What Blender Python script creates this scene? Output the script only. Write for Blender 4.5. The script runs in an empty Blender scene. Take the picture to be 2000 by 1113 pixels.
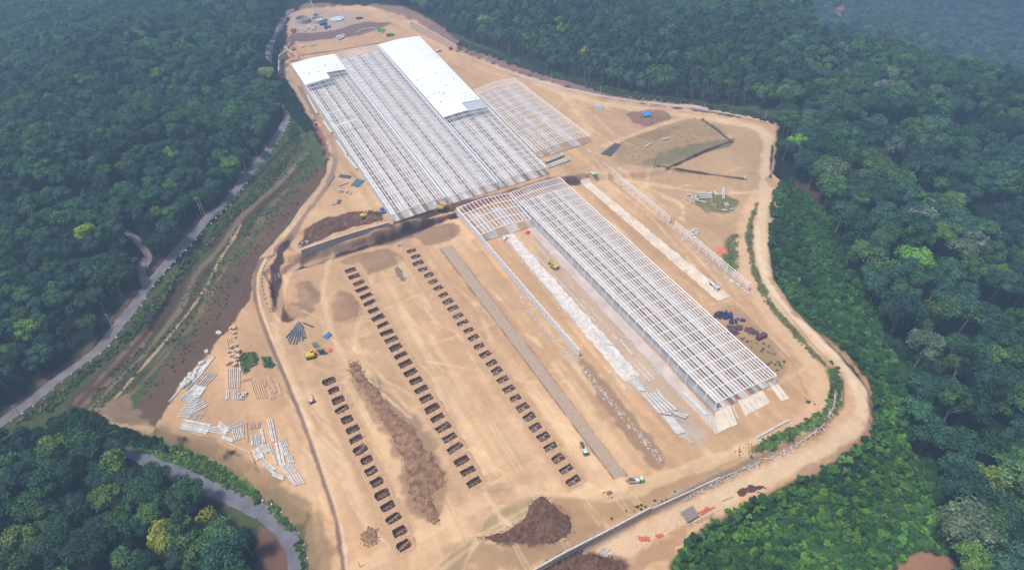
import bpy, math, random
import numpy as np
from mathutils import Vector, Matrix
random.seed(7); RNG = np.random.default_rng(7)
R = math.radians
S = bpy.context.scene
COL = S.collection

# ------------------------------------------------------------------ camera
CAM_H = 280.0; PITCH = R(41.0); FPX = 1333.3; CX, CY = 1000.0, 556.5
cd = bpy.data.cameras.new('camera'); cam = bpy.data.objects.new('camera', cd); COL.objects.link(cam)
cd.sensor_width = 36; cd.lens = 24; cd.clip_start = 1; cd.clip_end = 6000
cam.location = (0, 0, CAM_H); cam.rotation_euler = (R(90) - PITCH, 0, 0)
S.camera = cam

# ------------------------------------------------------------------ sky, sun, exposure
SUN_EL, SUN_AZ = R(66), R(245)           # azimuth clockwise from +Y
w = bpy.data.worlds.new('World'); S.world = w; w.use_nodes = True
nt = w.node_tree; bg = nt.nodes['Background']
sky = nt.nodes.new('ShaderNodeTexSky'); sky.sky_type = 'NISHITA'; sky.sun_disc = False
sky.sun_elevation = SUN_EL; sky.sun_rotation = SUN_AZ; sky.air_density = 1.0; sky.dust_density = 3.0; sky.ozone_density = 1.0
nt.links.new(sky.outputs[0], bg.inputs[0]); bg.inputs[1].default_value = 0.085
sl = bpy.data.lights.new('sun', 'SUN'); so = bpy.data.objects.new('sun', sl); COL.objects.link(so)
sl.energy = 2.7; sl.angle = R(10); sl.color = (1.0, 0.95, 0.88)
sd = Vector((math.sin(SUN_AZ) * math.cos(SUN_EL), math.cos(SUN_AZ) * math.cos(SUN_EL), math.sin(SUN_EL)))
so.rotation_euler = (-sd).to_track_quat('-Z', 'Y').to_euler()
S.view_settings.view_transform = 'Standard'; S.view_settings.look = 'None'
S.view_settings.exposure = 0.72; S.view_settings.gamma = 1
S.render.engine = 'CYCLES'
try:
    S.cycles.volume_bounces = 1; S.cycles.max_bounces = 6; S.cycles.volume_step_rate = 4
except Exception: pass

# ------------------------------------------------------------------ pixel -> world
SP, CP = math.sin(PITCH), math.cos(PITCH)
def ray(px, py):
    u = (px - CX) / FPX; v = -(py - CY) / FPX
    return (u, CP + SP * v, -SP + CP * v)
def P(px, py, z=0.0):
    d = ray(px, py); dz = min(d[2], -0.02)
    t = (z - CAM_H) / dz
    return (d[0] * t, d[1] * t)
def proj(X, Y, Z):
    zc = CP * Y - SP * (Z - CAM_H); yc = SP * Y + CP * (Z - CAM_H)
    return CX + FPX * X / zc, CY - FPX * yc / zc, zc

# ------------------------------------------------------------------ noise helpers
def vnoise(x, y, scale, seed):
    r = np.random.default_rng(seed); T = r.random((256, 256)).astype(np.float32)
    u = x / scale + 1000.37; v = y / scale + 1000.71
    i = np.floor(u).astype(int); j = np.floor(v).astype(int); fu = u - i; fv = v - j
    fu = fu * fu * (3 - 2 * fu); fv = fv * fv * (3 - 2 * fv)
    i0 = i % 256; i1 = (i + 1) % 256; j0 = j % 256; j1 = (j + 1) % 256
    return (T[i0, j0] * (1 - fu) + T[i1, j0] * fu) * (1 - fv) + (T[i0, j1] * (1 - fu) + T[i1, j1] * fu) * fv - 0.5
def fbm(x, y, scale, seed, n=4):
    o = 0; a = 1.0
    for k in range(n):
        o = o + a * vnoise(x, y, scale / 2 ** k, seed + k); a *= 0.55
    return o
def sstep(a, b, x):
    t = np.clip((x - a) / (b - a), 0, 1); return t * t * (3 - 2 * t)
def sdf_poly(X, Y, pts):                # positive inside
    d = np.full(X.shape, 1e9); ins = np.zeros(X.shape, bool); n = len(pts)
    for k in range(n):
        ax, ay = pts[k]; bx, by = pts[(k + 1) % n]; ex, ey = bx - ax, by - ay
        t = np.clip(((X - ax) * ex + (Y - ay) * ey) / (ex * ex + ey * ey + 1e-9), 0, 1)
        d = np.minimum(d, (X - ax - t * ex) ** 2 + (Y - ay - t * ey) ** 2)
        c = ((ay > Y) != (by > Y)) & (X < (bx - ax) * (Y - ay) / ((by - ay) if by != ay else 1e-9) + ax)
        ins ^= c
    d = np.sqrt(d); return np.where(ins, d, -d)
def dist_line(X, Y, pts):
    d = np.full(X.shape, 1e18)
    for k in range(len(pts) - 1):
        ax, ay = pts[k]; bx, by = pts[k + 1]; ex, ey = bx - ax, by - ay
        t = np.clip(((X - ax) * ex + (Y - ay) * ey) / (ex * ex + ey * ey + 1e-9), 0, 1)
        d = np.minimum(d, (X - ax - t * ex) ** 2 + (Y - ay - t * ey) ** 2)
    return np.sqrt(d)
def smooth_line(pts, n=6):              # Catmull-Rom
    out = []
    P_ = [pts[0]] + list(pts) + [pts[-1]]
    for k in range(1, len(P_) - 2):
        p0, p1, p2, p3 = [np.array(q, float) for q in P_[k - 1:k + 3]]
        for j in range(n):
            t = j / n
            out.append(tuple(0.5 * ((2 * p1) + (-p0 + p2) * t + (2 * p0 - 5 * p1 + 4 * p2 - p3) * t * t + (-p0 + 3 * p1 - 3 * p2 + p3) * t ** 3)))
    out.append(tuple(pts[-1])); return out

# ------------------------------------------------------------------ terrain heights
def axis(a0, f0, f1, a1, step_f, step_c):
    L = []; v = f0; s = step_f
    while v > a0: s = min(step_c, s * 1.06); v -= s; L.append(v)
    L = L[::-1]; n = int((f1 - f0) / step_f); L += list(f0 + np.arange(n + 1) * step_f)
    v = L[-1]; s = step_f
    while v < a1: s = min(step_c, s * 1.06); v += s; L.append(v)
    return np.array(L)
XS = axis(-1500, -240, 300, 1700, 0.72, 12)
YS = [70.0]; 
while YS[-1] < 860: YS.append(YS[-1] + 0.62 + 0.0009 * max(0, YS[-1] - 100))
while YS[-1] < 2300: YS.append(YS[-1] + min(14, (YS[-1] - YS[-2]) * 1.06))
YS = np.array(YS)
GX, GY = np.meshgrid(XS, YS)

UP = 5.0                                # height of the upper platform above the lower one
SITE = [(560,30),(600,18),(700,12),(770,28),(812,45),(870,85),(905,103),(960,128),(1040,153),(1120,178),(1200,196),(1300,208),
 (1400,220),(1480,236),(1522,243),(1506,290),(1506,345),(1532,362),(1520,400),(1502,440),(1498,490),(1510,540),(1545,598),
 (1605,652),(1665,708),(1695,750),(1702,800),(1692,838),(1645,880),(1560,925),(1480,960),(1400,1000),(1310,1080),(1300,1180),
 (640,1180),(632,1080),(612,1000),(560,965),(500,905),(430,862),(340,842),(308,822),(340,758),(398,690),(438,640),
 (478,582),(488,540),(510,500),(560,448),(620,378),(648,320),(640,270),(606,220),(577,170),(552,152),(545,112),(560,80)]
UPPER = [(540,-20),(840,30),(905,95),(1200,190),(1522,235),(1545,300),(1545,335),(1320,330),(1150,342),(1100,352),(980,388),
 (768,440),(590,492),(560,500),(535,480),(640,330),(600,150)]
siteW = [P(*q, z=(UP if q[1] < 300 else 0)) for q in SITE]
upperW = [P(*q, z=UP) for q in UPPER]
OUTER = [(1040,1125),(1270,1003),(1450,912),(1590,850),(1645,792),(1645,742),(1590,684),(1500,580),(1560,560),(1760,700),(1760,860),(1600,960),(1300,1140),(1200,1250),(900,1250)]
outerW = [P(*q, z=-4) for q in OUTER]
CTRL = [(0,825,-8),(150,712,-7),(300,560,-5),(430,400,-2),(560,225,3),(540,60,8),(300,700,-12),(180,790,-12),(450,500,-10),(560,380,-4),(600,300,2),
 (380,640,-12),(0,600,6),(200,450,16),(300,250,30),(150,300,34),(0,300,28),(300,90,30),(450,110,22),(0,90,-6),(200,12,-30),(440,0,-4),(-200,400,20),(-200,800,10),(-300,60,-40),
 (200,600,0),(380,350,8),(490,250,8),
 (150,960,-9),(0,1020,-8),(400,1060,-11),(300,893,-11),(450,982,-8),(560,1045,-6),(590,1113,-6),(0,900,-9),(420,900,-8),(560,990,-5),(250,850,-12),
 (1700,600,-22),(1620,540,-12),(1560,470,-6),(1800,700,-48),(1950,500,-55),(1990,800,-62),(1800,900,-42),(1990,1090,-55),(1500,1060,-22),(1720,1000,-30),(1400,1090,-14),
 (1350,1060,-8),(1480,985,-8),(1600,930,-8),(1700,860,-9),(1730,780,-12),(1720,730,-12),(1640,650,-8),(1540,420,0),(1560,300,2),
 (1600,400,-8),(1750,320,-25),(1900,350,-40),(1650,160,0),(1450,130,10),(1250,90,16),(1050,50,16),(900,20,18),(1820,185,-6),(1990,240,-20),(1480,45,14),(1600,105,10),(1720,135,4),(1900,180,-10),(2100,250,-25),(2300,300,-40),(2300,700,-70),
 (1330,190,7),(1100,150,8),(950,90,9),(840,25,10),(600,0,8),(700,-20,10),(500,10,6),(1480,220,5)]
cw = np.array([[*P(a, b, c), c] for a, b, c in CTRL])
# the ridge ends: beyond it a deep hazy valley and far slopes
far = [(430,880,-60),(480,830,-90),(530,800,-90),(600,770,-110),(680,740,-120),(420,960,-150),(520,920,-180),(620,880,-180),(720,830,-190),(820,780,-200),(360,1020,-120),(-900,1150,-60),(-500,1250,-70),(-100,1150,-10),(200,1300,-60),(560,1080,-200),(760,1050,-240),(1000,900,-200),(300,1200,-150),(560,1350,-230),(900,1300,-240),(900,1700,-160),(1300,1500,-160),(400,1700,-120),(-600,1900,10),(1400,1900,60),(500,2200,40),(-1400,700,0),(1600,600,-60),(250,1000,-30),(0,980,16),(330,880,2)]
cw = np.vstack([cw, np.array(far, float)])
def base_h(X, Y):
    num = np.zeros(X.shape); den = np.zeros(X.shape)
    for cx, cy, cz in cw:
        d2 = (X - cx) ** 2 + (Y - cy) ** 2 + 150.0
        k = d2 ** -1.5; num += k * cz; den += k
    return num / den
BH = base_h(GX, GY) + 5 * fbm(GX, GY, 90, 3) * sstep(0, 60, -sdf_poly(GX, GY, siteW))
sd_site = sdf_poly(GX, GY, siteW)
jit = fbm(GX, GY, 12, 20, 3)
sdu = sdf_poly(GX, GY, upperW) + jit * 1.2
ramp = sstep(95, 140, GX)                # right of the halls the step is a long gentle ramp
plat = UP * (sstep(-3.0, 1.0, sdu) * (1 - ramp) + sstep(-26, 22, sdu) * ramp)
so_ = sdf_poly(GX, GY, outerW)
ofac = sstep(330, 230, GY)
plat = plat - 4.5 * ofac * sstep(-1.5, 1.5, so_)
Z = BH * (1 - sstep(-9, 1, sd_site + jit * 2)) + plat * sstep(-9, 1, sd_site + jit * 2)
# the cut between the two platforms: an excavated trench in front of the retaining wall
def WL(pts, z=0): return [P(*q, z=z) for q in pts]
def carve(pts, half, depth, z=0, soft=2.0):
    global Z
    d = dist_line(GX, GY, smooth_line(WL(pts, z))) + jit * 1.0
    Z = Z - depth * sstep(half + soft, half - soft * 0.3, d)
carve([(600,512),(700,480),(790,455),(860,425),(890,418)], 3.0, 3.0)
carve([(530,530),(545,560),(546,600)], 3.4, 3.2)
carve([(760,433),(880,405),(985,375),(1090,345)], 1.6, 1.2, z=UP)
carve([(1372,234),(1430,278),(1380,295),(1305,328)], .9, 1.4, z=UP, soft=.8)
carve([(1305,328),(1380,340),(1455,350)], .9, 1.4, z=UP, soft=.8)
carve([(590,290),(520,362),(440,442),(380,517),(334,600),(250,700),(150,790)], 2.6, 2.2, z=-10, soft=1.6)
carve([(520,425),(470,485),(425,545),(385,610),(330,680),(265,750)], 1.6, 1.2, z=-10, soft=1.4)
carve([(590,470),(700,440)], 9, 3, z=UP, soft=4)
flat_ = 1 - .85 * sstep(-4, 3, sd_site)
Z = Z + (0.4 * fbm(GX, GY, 9, 31, 4) + 0.7 * fbm(GX, GY, 40, 35, 2)) * flat_
def hz(x, y):
    i = int(np.clip(np.searchsorted(XS, x) - 1, 0, len(XS) - 2)); j = int(np.clip(np.searchsorted(YS, y) - 1, 0, len(YS) - 2))
    fu = min(1, max(0, (x - XS[i]) / (XS[i + 1] - XS[i]))); fv = min(1, max(0, (y - YS[j]) / (YS[j + 1] - YS[j])))
    return float((Z[j, i] * (1 - fu) + Z[j, i + 1] * fu) * (1 - fv) + (Z[j + 1, i] * (1 - fu) + Z[j + 1, i + 1] * fu) * fv)
def at(px, py):
    z = 0.0
    for _ in range(14):
        x, y = P(px, py, z); z = 0.5 * z + 0.5 * hz(x, y)
    return Vector((x, y, hz(x, y)))
def atl(pts): return [tuple(at(*q)[:2]) for q in pts]

# ------------------------------------------------------------------ colours and materials
GAIN = 1.5
def c8(r, g, b, k=1.0):                 # display colour -> surface base colour
    f = lambda v: (v / 255 / 12.92 if v / 255 <= .04045 else ((v / 255 + .055) / 1.055) ** 2.4) / GAIN * k
    return (f(r), f(g), f(b))
def mat(name, rgb, rough=.8, amp=.15, scale=1.5, metal=0.0, bump=0.0, spec=.3, coord='Object'):
    m = bpy.data.materials.new(name); m.use_nodes = True; n = m.node_tree; b = n.nodes['Principled BSDF']
    b.inputs['Roughness'].default_value = rough; b.inputs['Metallic'].default_value = metal
    b.inputs['Specular IOR Level'].default_value = spec
    tc = n.nodes.new('ShaderNodeTexCoord'); no = n.nodes.new('ShaderNodeTexNoise'); no.inputs['Scale'].default_value = scale
    no.inputs['Detail'].default_value = 4; n.links.new(tc.outputs[coord], no.inputs['Vector'])
    mr = n.nodes.new('ShaderNodeMapRange'); mr.inputs['From Min'].default_value = .3; mr.inputs['From Max'].default_value = .7
    mr.inputs['To Min'].default_value = 1 - amp; mr.inputs['To Max'].default_value = 1 + amp
    n.links.new(no.outputs['Fac'], mr.inputs['Value'])
    mx = n.nodes.new('ShaderNodeMix'); mx.data_type = 'RGBA'; mx.blend_type = 'MULTIPLY'; mx.inputs[0].default_value = 1
    mx.inputs[6].default_value = (*rgb, 1); n.links.new(mr.outputs[0], mx.inputs[7]); n.links.new(mx.outputs[2], b.inputs['Base Color'])
    if bump:
        bp = n.nodes.new('ShaderNodeBump'); bp.inputs['Strength'].default_value = bump; bp.inputs['Distance'].default_value = .2
        n.links.new(no.outputs['Fac'], bp.inputs['Height']); n.links.new(bp.outputs[0], b.inputs['Normal'])
    return m
def ground_mat(name, attr='Col', amp=.13, bump=.3):
    m = bpy.data.materials.new(name); m.use_nodes = True; n = m.node_tree; b = n.nodes['Principled BSDF']
    b.inputs['Roughness'].default_value = .95; b.inputs['Specular IOR Level'].default_value = .1
    a = n.nodes.new('ShaderNodeAttribute'); a.attribute_name = attr
    tc = n.nodes.new('ShaderNodeTexCoord'); prev = a.outputs['Color']; noises = []
    for sc, am in ((1.6, amp), (.30, amp * .35), (.05, amp * .4)):
        no = n.nodes.new('ShaderNodeTexNoise'); no.inputs['Scale'].default_value = sc; no.inputs['Detail'].default_value = 5
        n.links.new(tc.outputs['Object'], no.inputs['Vector']); noises.append(no)
        mr = n.nodes.new('ShaderNodeMapRange'); mr.inputs['From Min'].default_value = .3; mr.inputs['From Max'].default_value = .7
        mr.inputs['To Min'].default_value = 1 - am; mr.inputs['To Max'].default_value = 1 + am; n.links.new(no.outputs['Fac'], mr.inputs['Value'])
        mx = n.nodes.new('ShaderNodeMix'); mx.data_type = 'RGBA'; mx.blend_type = 'MULTIPLY'; mx.inputs[0].default_value = 1
        n.links.new(prev, mx.inputs[6]); n.links.new(mr.outputs[0], mx.inputs[7]); prev = mx.outputs[2]
    n.links.new(prev, b.inputs['Base Color'])
    bp = n.nodes.new('ShaderNodeBump'); bp.inputs['Strength'].default_value = bump; bp.inputs['Distance'].default_value = .25
    n.links.new(noises[0].outputs['Fac'], bp.inputs['Height']); n.links.new(bp.outputs[0], b.inputs['Normal'])
    return m

# ------------------------------------------------------------------ mesh helpers
class MB:
    def __init__(s): s.v = []; s.f = []; s.mi = []; s.cur = 0
    def quadbox(s, corners):            # 8 corners: bottom 4 ccw, top 4 ccw
        o = len(s.v); s.v += [tuple(c) for c in corners]
        s.f += [(o, o+3, o+2, o+1), (o+4, o+5, o+6, o+7), (o, o+1, o+5, o+4), (o+1, o+2, o+6, o+5), (o+2, o+3, o+7, o+6), (o+3, o, o+4, o+7)]
        s.mi += [s.cur] * 6; return s
    def box(s, c, size, rz=0.0, taper=1.0, skew=0.0):
        x, y, z = c; a, b, h = size[0] / 2, size[1] / 2, size[2]; cs, sn = math.cos(rz), math.sin(rz); L = []
        for zz, k in ((0, 1.0), (h, taper)):
            for sx, sy in ((-1,-1),(1,-1),(1,1),(-1,1)):
                u, v = sx * a * k + (skew if zz else 0), sy * b * k; L.append((x + u * cs - v * sn, y + u * sn + v * cs, z + zz))
        return s.quadbox(L)
    def bar(s, p, q, wd, ht):           # rectangular bar between two points, ht vertical
        p = Vector(p); q = Vector(q); d = q - p
        if d.length < 1e-6: return s
        d.normalize(); up = Vector((0, 0, 1)) if abs(d.z) < .95 else Vector((1, 0, 0))
        sx = d.cross(up).normalized() * wd / 2; sz = sx.cross(d).normalized() * ht / 2
        return s.quadbox([p - sx - sz, p + sx - sz, q + sx - sz, q - sx - sz, p - sx + sz, p + sx + sz, q + sx + sz, q - sx + sz])
    def tube(s, p, q, r0, r1=None, n=8, cap=True):
        r1 = r0 if r1 is None else r1; p = Vector(p); q = Vector(q); d = (q - p).normalized()
        a = d.orthogonal().normalized(); b = d.cross(a); o = len(s.v)
        for pt, r in ((p, r0), (q, r1)):
            for k in range(n):
                t = 2 * math.pi * k / n; s.v.append(tuple(pt + (a * math.cos(t) + b * math.sin(t)) * r))
        for k in range(n): s.f.append((o + k, o + (k + 1) % n, o + n + (k + 1) % n, o + n + k)); s.mi.append(s.cur)
        if cap:
            s.f.append(tuple(o + k for k in range(n))[::-1]); s.f.append(tuple(o + n + k for k in range(n))); s.mi += [s.cur] * 2
        return s
    def pipe(s, pts, r, n=6):
        for a, b in zip(pts[:-1], pts[1:]): s.tube(a, b, r, r, n)
        return s
    def prism(s, prof, y0, y1):         # profile in x,z extruded along y
        o = len(s.v); n = len(prof)
        s.v += [(x, y0, z) for x, z in prof] + [(x, y1, z) for x, z in prof]
        for k in range(n): s.f.append((o + k, o + (k + 1) % n, o + n + (k + 1) % n, o + n + k)); s.mi.append(s.cur)
        s.f.append(tuple(o + k for k in range(n))[::-1]); s.f.append(tuple(o + n + k for k in range(n))); s.mi += [s.cur] * 2; return s
    def blob(s, c, r, sub=2, amp=.25, seed=0, squash=1.0):
        bm_v, bm_f = ICO[sub]; rr = np.random.default_rng(seed); k = rr.random((6, 3)) * 4 - 2; ph = rr.random(6) * 6
        V = bm_v.copy(); n = np.sin(V @ k.T * 1.6 + ph).mean(1)
        V = V * (1 + amp * n)[:, None] * np.array([r, r, r * squash]) + np.array(c); o = len(s.v)
        s.v += [tuple(p) for p in V]; s.f += [tuple(int(i) + o for i in f) for f in bm_f]; s.mi += [s.cur] * len(bm_f); return s
    def build(s, name, m, parent=None, smooth=False):
        me = bpy.data.meshes.new(name); me.from_pydata([tuple(map(float, p)) for p in s.v], [], s.f)
        for mm in (m if isinstance(m, (list, tuple)) else [m]): me.materials.append(mm)
        if isinstance(m, (list, tuple)): me.polygons.foreach_set('material_index', s.mi)
        if smooth: me.polygons.foreach_set('use_smooth', [True] * len(s.f))
        me.update(); o = bpy.data.objects.new(name, me); COL.objects.link(o)
        if parent is not None: o.parent = parent
        return o
def _ico(sub):
    import bmesh
    bm = bmesh.new(); bmesh.ops.create_icosphere(bm, subdivisions=sub, radius=1)
    v = np.array([x.co[:] for x in bm.verts]); f = [[q.index for q in p.verts] for p in bm.faces]; bm.free(); return v, f
ICO = {k: _ico(k) for k in (1, 2, 3)}
def tag(o, label=None, cat=None, group=None, kind=None):
    if label: o['label'] = label
    if cat: o['category'] = cat
    if group: o['group'] = group
    if kind: o['kind'] = kind
    return o
def thing(name, label, cat, loc=(0, 0, 0), rz=0.0, group=None):
    o = bpy.data.objects.new(name, None); COL.objects.link(o); o.location = loc; o.rotation_euler = (0, 0, rz)
    return tag(o, label, cat, group)
def dup(root, loc, rz, label=None, scale=None):
    r = root.copy(); COL.objects.link(r); r.location = loc; r.rotation_euler = (0, 0, rz)
    if scale is not None: r.scale = scale
    if label: r['label'] = label
    for ch in list(root.children):
        c = ch.copy(); COL.objects.link(c); c.parent = r
        for g in list(ch.children):
            d = g.copy(); COL.objects.link(d); d.parent = c
    return r
def heading(a, b): return math.atan2(b[1] - a[1], b[0] - a[0])
ORD = ['first','second','third','fourth','fifth','sixth','seventh','eighth','ninth','tenth','eleventh','twelfth','thirteenth','fourteenth','fifteenth','sixteenth','seventeenth','eighteenth','nineteenth','twentieth']
ORD += ['twenty-' + q for q in ORD[:9]] + ['thirtieth'] + ['thirty-' + q for q in ORD[:9]] + ['fortieth'] + ['forty-' + q for q in ORD[:9]]

# ------------------------------------------------------------------ ground colouring
SAND = (217,175,133)
C = np.zeros(GX.shape + (3,)); C[:] = c8(38,44,32)
nb = fbm(GX, GY, 25, 50)[..., None]; nf = fbm(GX, GY, 4, 60)[..., None]; ns = fbm(GX, GY, 60, 70)[..., None]
C *= 1 + nb * .5
def blend(mask, rgb, var=.12, k=1.0):
    global C
    c = np.array(c8(*rgb, k=k)); m = mask[..., None]
    C = C * (1 - m) + m * c * (1 + var * (nb + nf * .8))
JN = fbm(GX, GY, 7, 80, 4)
def _win(pts, pad):
    a = np.array(pts); x0, y0 = a.min(0) - pad; x1, y1 = a.max(0) + pad
    i0, i1 = np.searchsorted(XS, [x0, x1]); j0, j1 = np.searchsorted(YS, [y0, y1]); return slice(j0, j1), slice(i0, i1)
def layer(kind, pts, rgb, soft=1.0, jit=1.0, op=1.0, width=2.0, var=.12, smooth=True, world=False):
    global C
    W = pts if world else atl(pts)
    if kind == 'line' and smooth and len(W) > 2: W = smooth_line(W)
    if kind == 'poly' and smooth: 
        W = smooth_line(list(W) + [W[0]], 4)[:-1]
    sl = _win(W, width + soft * 3 + jit * 2 + 3)
    X, Y = GX[sl], GY[sl]
    if X.size == 0: return
    d = sdf_poly(X, Y, W) if kind == 'poly' else width / 2 - dist_line(X, Y, W)
    m = (sstep(-soft, soft, d + JN[sl] * jit * 2) * op)[..., None]
    c = np.array(c8(*rgb)); C[sl] = C[sl] * (1 - m) + m * c * (1 + var * (nb[sl] + nf[sl] * .8))
# broad vegetation
C_site = sstep(-2.5, .5, sd_site + JN * 3)
layer('poly', [(0,800),(150,700),(300,560),(430,410),(560,235),(575,215),(640,310),(560,450),(480,580),(330,760),(310,830),(500,900),(620,990),(640,1113),(600,1150),(520,1150),(480,1040),(300,900),(0,860)], (82,92,58), 2, 3)
layer('poly', [(1505,400),(1560,380),(1700,500),(1760,700),(1830,900),(1900,1130),(1290,1130),(1310,1075),(1560,930),(1700,830),(1700,740),(1540,600)], (62,92,46), 3, 4)
layer('poly', [(880,85),(1200,185),(1530,235),(1530,215),(1300,190),(1100,150),(900,70)], (74,84,62), 1, 2)
layer('line', [(870,75),(960,115),(1080,155),(1200,188),(1330,203),(1450,222),(1520,238)], (142,112,104), 2, 2, width=8)
layer('poly', [(600,6),(780,12),(880,70),(860,80),(770,30),(600,22)], (146,118,104), 2, 2)
layer('poly', [(1540,350),(1590,345),(1610,430),(1580,450),(1540,400)], (92,66,66), 2, 3)
layer('poly', [(1640,420),(1700,440),(1680,480),(1640,460)], (84,80,62), 2, 3)
layer('poly', [(1560,-10),(1650,-10),(1655,30),(1600,45),(1560,30)], (150,110,105), 4, 4)
layer('poly', [(1730,1110),(1790,1085),(1840,1078),(1870,1130),(1730,1140)], (176,132,104), 1, 1.5)
# the site itself: bare tan soil
blend(C_site, SAND, .14)
m_far = C_site * sstep(500, 640, GY + nb[..., 0] * 60); blend(m_far * .7, (196,158,124), .16)
mm = C_site * sstep(.05, .35, ns[..., 0]) * .35; blend(mm, (238,202,160), .1)
mm = C_site * sstep(.1, .4, -ns[..., 0] + nb[..., 0] * .6) * .6; blend(mm, (198,160,122), .1)
# rectified direction field (along the building rows) for streaky wear
dv = np.array(P(1200, 935)) - np.array(P(860, 485)); dv /= np.linalg.norm(dv); LDIR = dv
su = GX * dv[0] + GY * dv[1]; sv = -GX * dv[1] + GY * dv[0]
st = fbm(su / 14, sv, 5, 90, 4)
C *= (1 + .22 * st * C_site)[..., None]
layer('poly', [(1130,215),(1300,215),(1400,232),(1490,255),(1492,330),(1485,400),(1450,440),(1440,520),(1400,520),(1330,440),(1260,370),(1160,320),(1160,260)], (200,164,128), 3, 5, op=.8)
layer('poly', [(1385,238),(1480,258),(1488,330),(1480,370),(1300,330),(1432,280)], (194,160,122), 1.5, 3, op=.9)
layer('poly', [(560,560),(660,500),(700,640),(720,720),(640,760),(560,700)], (206,168,130), 3, 5, op=.6)
# bank between site and left terraces
layer('poly', [(628,320),(640,350),(600,395),(560,440),(505,510),(488,580),(440,650),(400,695),(340,765),(312,822),(278,818),(268,795),(330,705),(395,610),(445,530),(515,440),(590,355)], (106,84,68), .8, 1.4)
layer('line', [(585,290),(515,362),(436,442),(376,517),(330,600),(246,700),(146,790)], (88,68,58), .5, 1.2, width=7.5)
layer('line', [(598,300),(530,372),(452,452),(394,522),(352,602),(270,702),(175,797)], (134,112,96), .5, .8, width=3.2)
layer('line', [(606,306),(538,380),(462,460),(406,530),(366,605),(286,705),(195,795)], (86,68,56), .5, 1, width=3.0)
layer('line', [(560,372),(500,440),(450,500),(418,560),(372,628),(312,705),(262,765)], (126,108,84), .8, 1.2, width=3.2)
layer('line', [(575,380),(512,452),(462,515),(432,575),(385,645),(326,720),(276,780)], (104,92,66), .8, 1.6, width=2.0)
False and layer('line', [(606,300),(545,375),(470,440),(400,510),(330,600),(265,685),(190,755),(130,805)], (112,92,78), 1.0, 2, width=6, op=.9)
layer('line', [(520,425),(452,505),(412,575),(362,650),(300,715),(250,775)], (130,112,84), 1.5, 2, width=3, op=.6)
layer('line', [(470,440),(430,505),(402,562),(362,618),(302,690),(245,755),(216,790),(222,815),(270,830)], (186,160,126), .4, .6, width=1.8)
layer('line', [(290,650),(220,720),(150,790)], (142,118,98), 1.2, 2, width=5, op=.8)
layer('poly', [(180,800),(250,770),(280,820),(330,840),(420,865),(300,838),(190,830)], (140,118,94), 1, 2)
layer('line', [(205,800),(212,828),(290,838),(380,858),(450,890),(520,940),(600,990),(628,1050),(632,1113)], (192,160,126), 1, 1.5, width=3.2)
layer('poly', [(330,840),(450,878),(520,920),(600,975),(640,1060),(648,1120),(612,1120),(585,1040),(520,985),(440,930),(340,880),(260,850)], (168,138,104), 2, 3, op=.85)
layer('poly', [(240,850),(330,872),(420,905),(500,965),(520,990),(460,965),(330,905),(260,885)], (76,104,52), 1.5, 2)
layer('poly', [(500,1010),(550,1045),(570,1085),(572,1120),(520,1120),(500,1060)], (128,96,80), 1.5, 2)
layer('line', [(20,800),(110,728),(185,668),(240,605),(275,555),(330,495),(390,425),(450,368),(505,305),(540,255)], (110,84,80), 1, 1.5, width=2.4)
# dirt side road into the left forest
layer('line', [(283,550),(278,525),(290,500),(275,478),(258,462)], (152,134,130), .8, 1, width=4.5)
# perimeter haul road on the right
layer('line', [(905,108),(1000,142),(1100,172),(1200,192),(1300,205),(1400,218),(1515,243)], (216,192,170), .5, .4, width=3, smooth=True)
layer('line', [(880,104),(960,142),(1060,172),(1180,203),(1300,220),(1420,238),(1480,250),(1500,275),(1497,340),(1494,400),(1486,450),(1490,520),(1522,590),(1580,650),(1650,715),(1682,765),(1678,822),(1630,865),(1520,920),(1380,985),(1250,1045),(1130,1113)], (228,196,160), 2, 1.5, width=9)
layer('line', [(1482,400),(1480,470),(1492,530),(1530,596),(1590,655),(1655,722),(1672,770)], (244,216,182), 1, 1.5, width=3, op=.7)
layer('line', [(1474,385),(1455,440),(1457,520),(1500,610),(1560,680),(1600,740),(1600,790),(1560,830),(1450,880)], (222,184,144), 2, 1, width=9)
layer('line', [(1478,400),(1465,445),(1468,500),(1480,545),(1510,600),(1570,668),(1620,722)], (106,108,70), .8, 1.4, width=4)
layer('poly', [(1612,700),(1642,745),(1640,790),(1600,828),(1500,878),(1470,880),(1490,858),(1560,830),(1612,790),(1622,750)], (74,104,56), 1, 1.6)
layer('line', [(1502,350),(1512,362),(1530,372),(1512,400),(1504,440)], (198,160,124), 1.5, 1.5, width=5)
layer('line', [(1509,285),(1506,320),(1505,345)], (96,76,72), .6, .8, width=1.6)
layer('line', [(1508,545),(1545,600),(1600,650),(1660,706),(1696,760),(1702,810),(1680,860),(1560,928)], (186,148,118), 1.5, 2, width=4)
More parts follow.
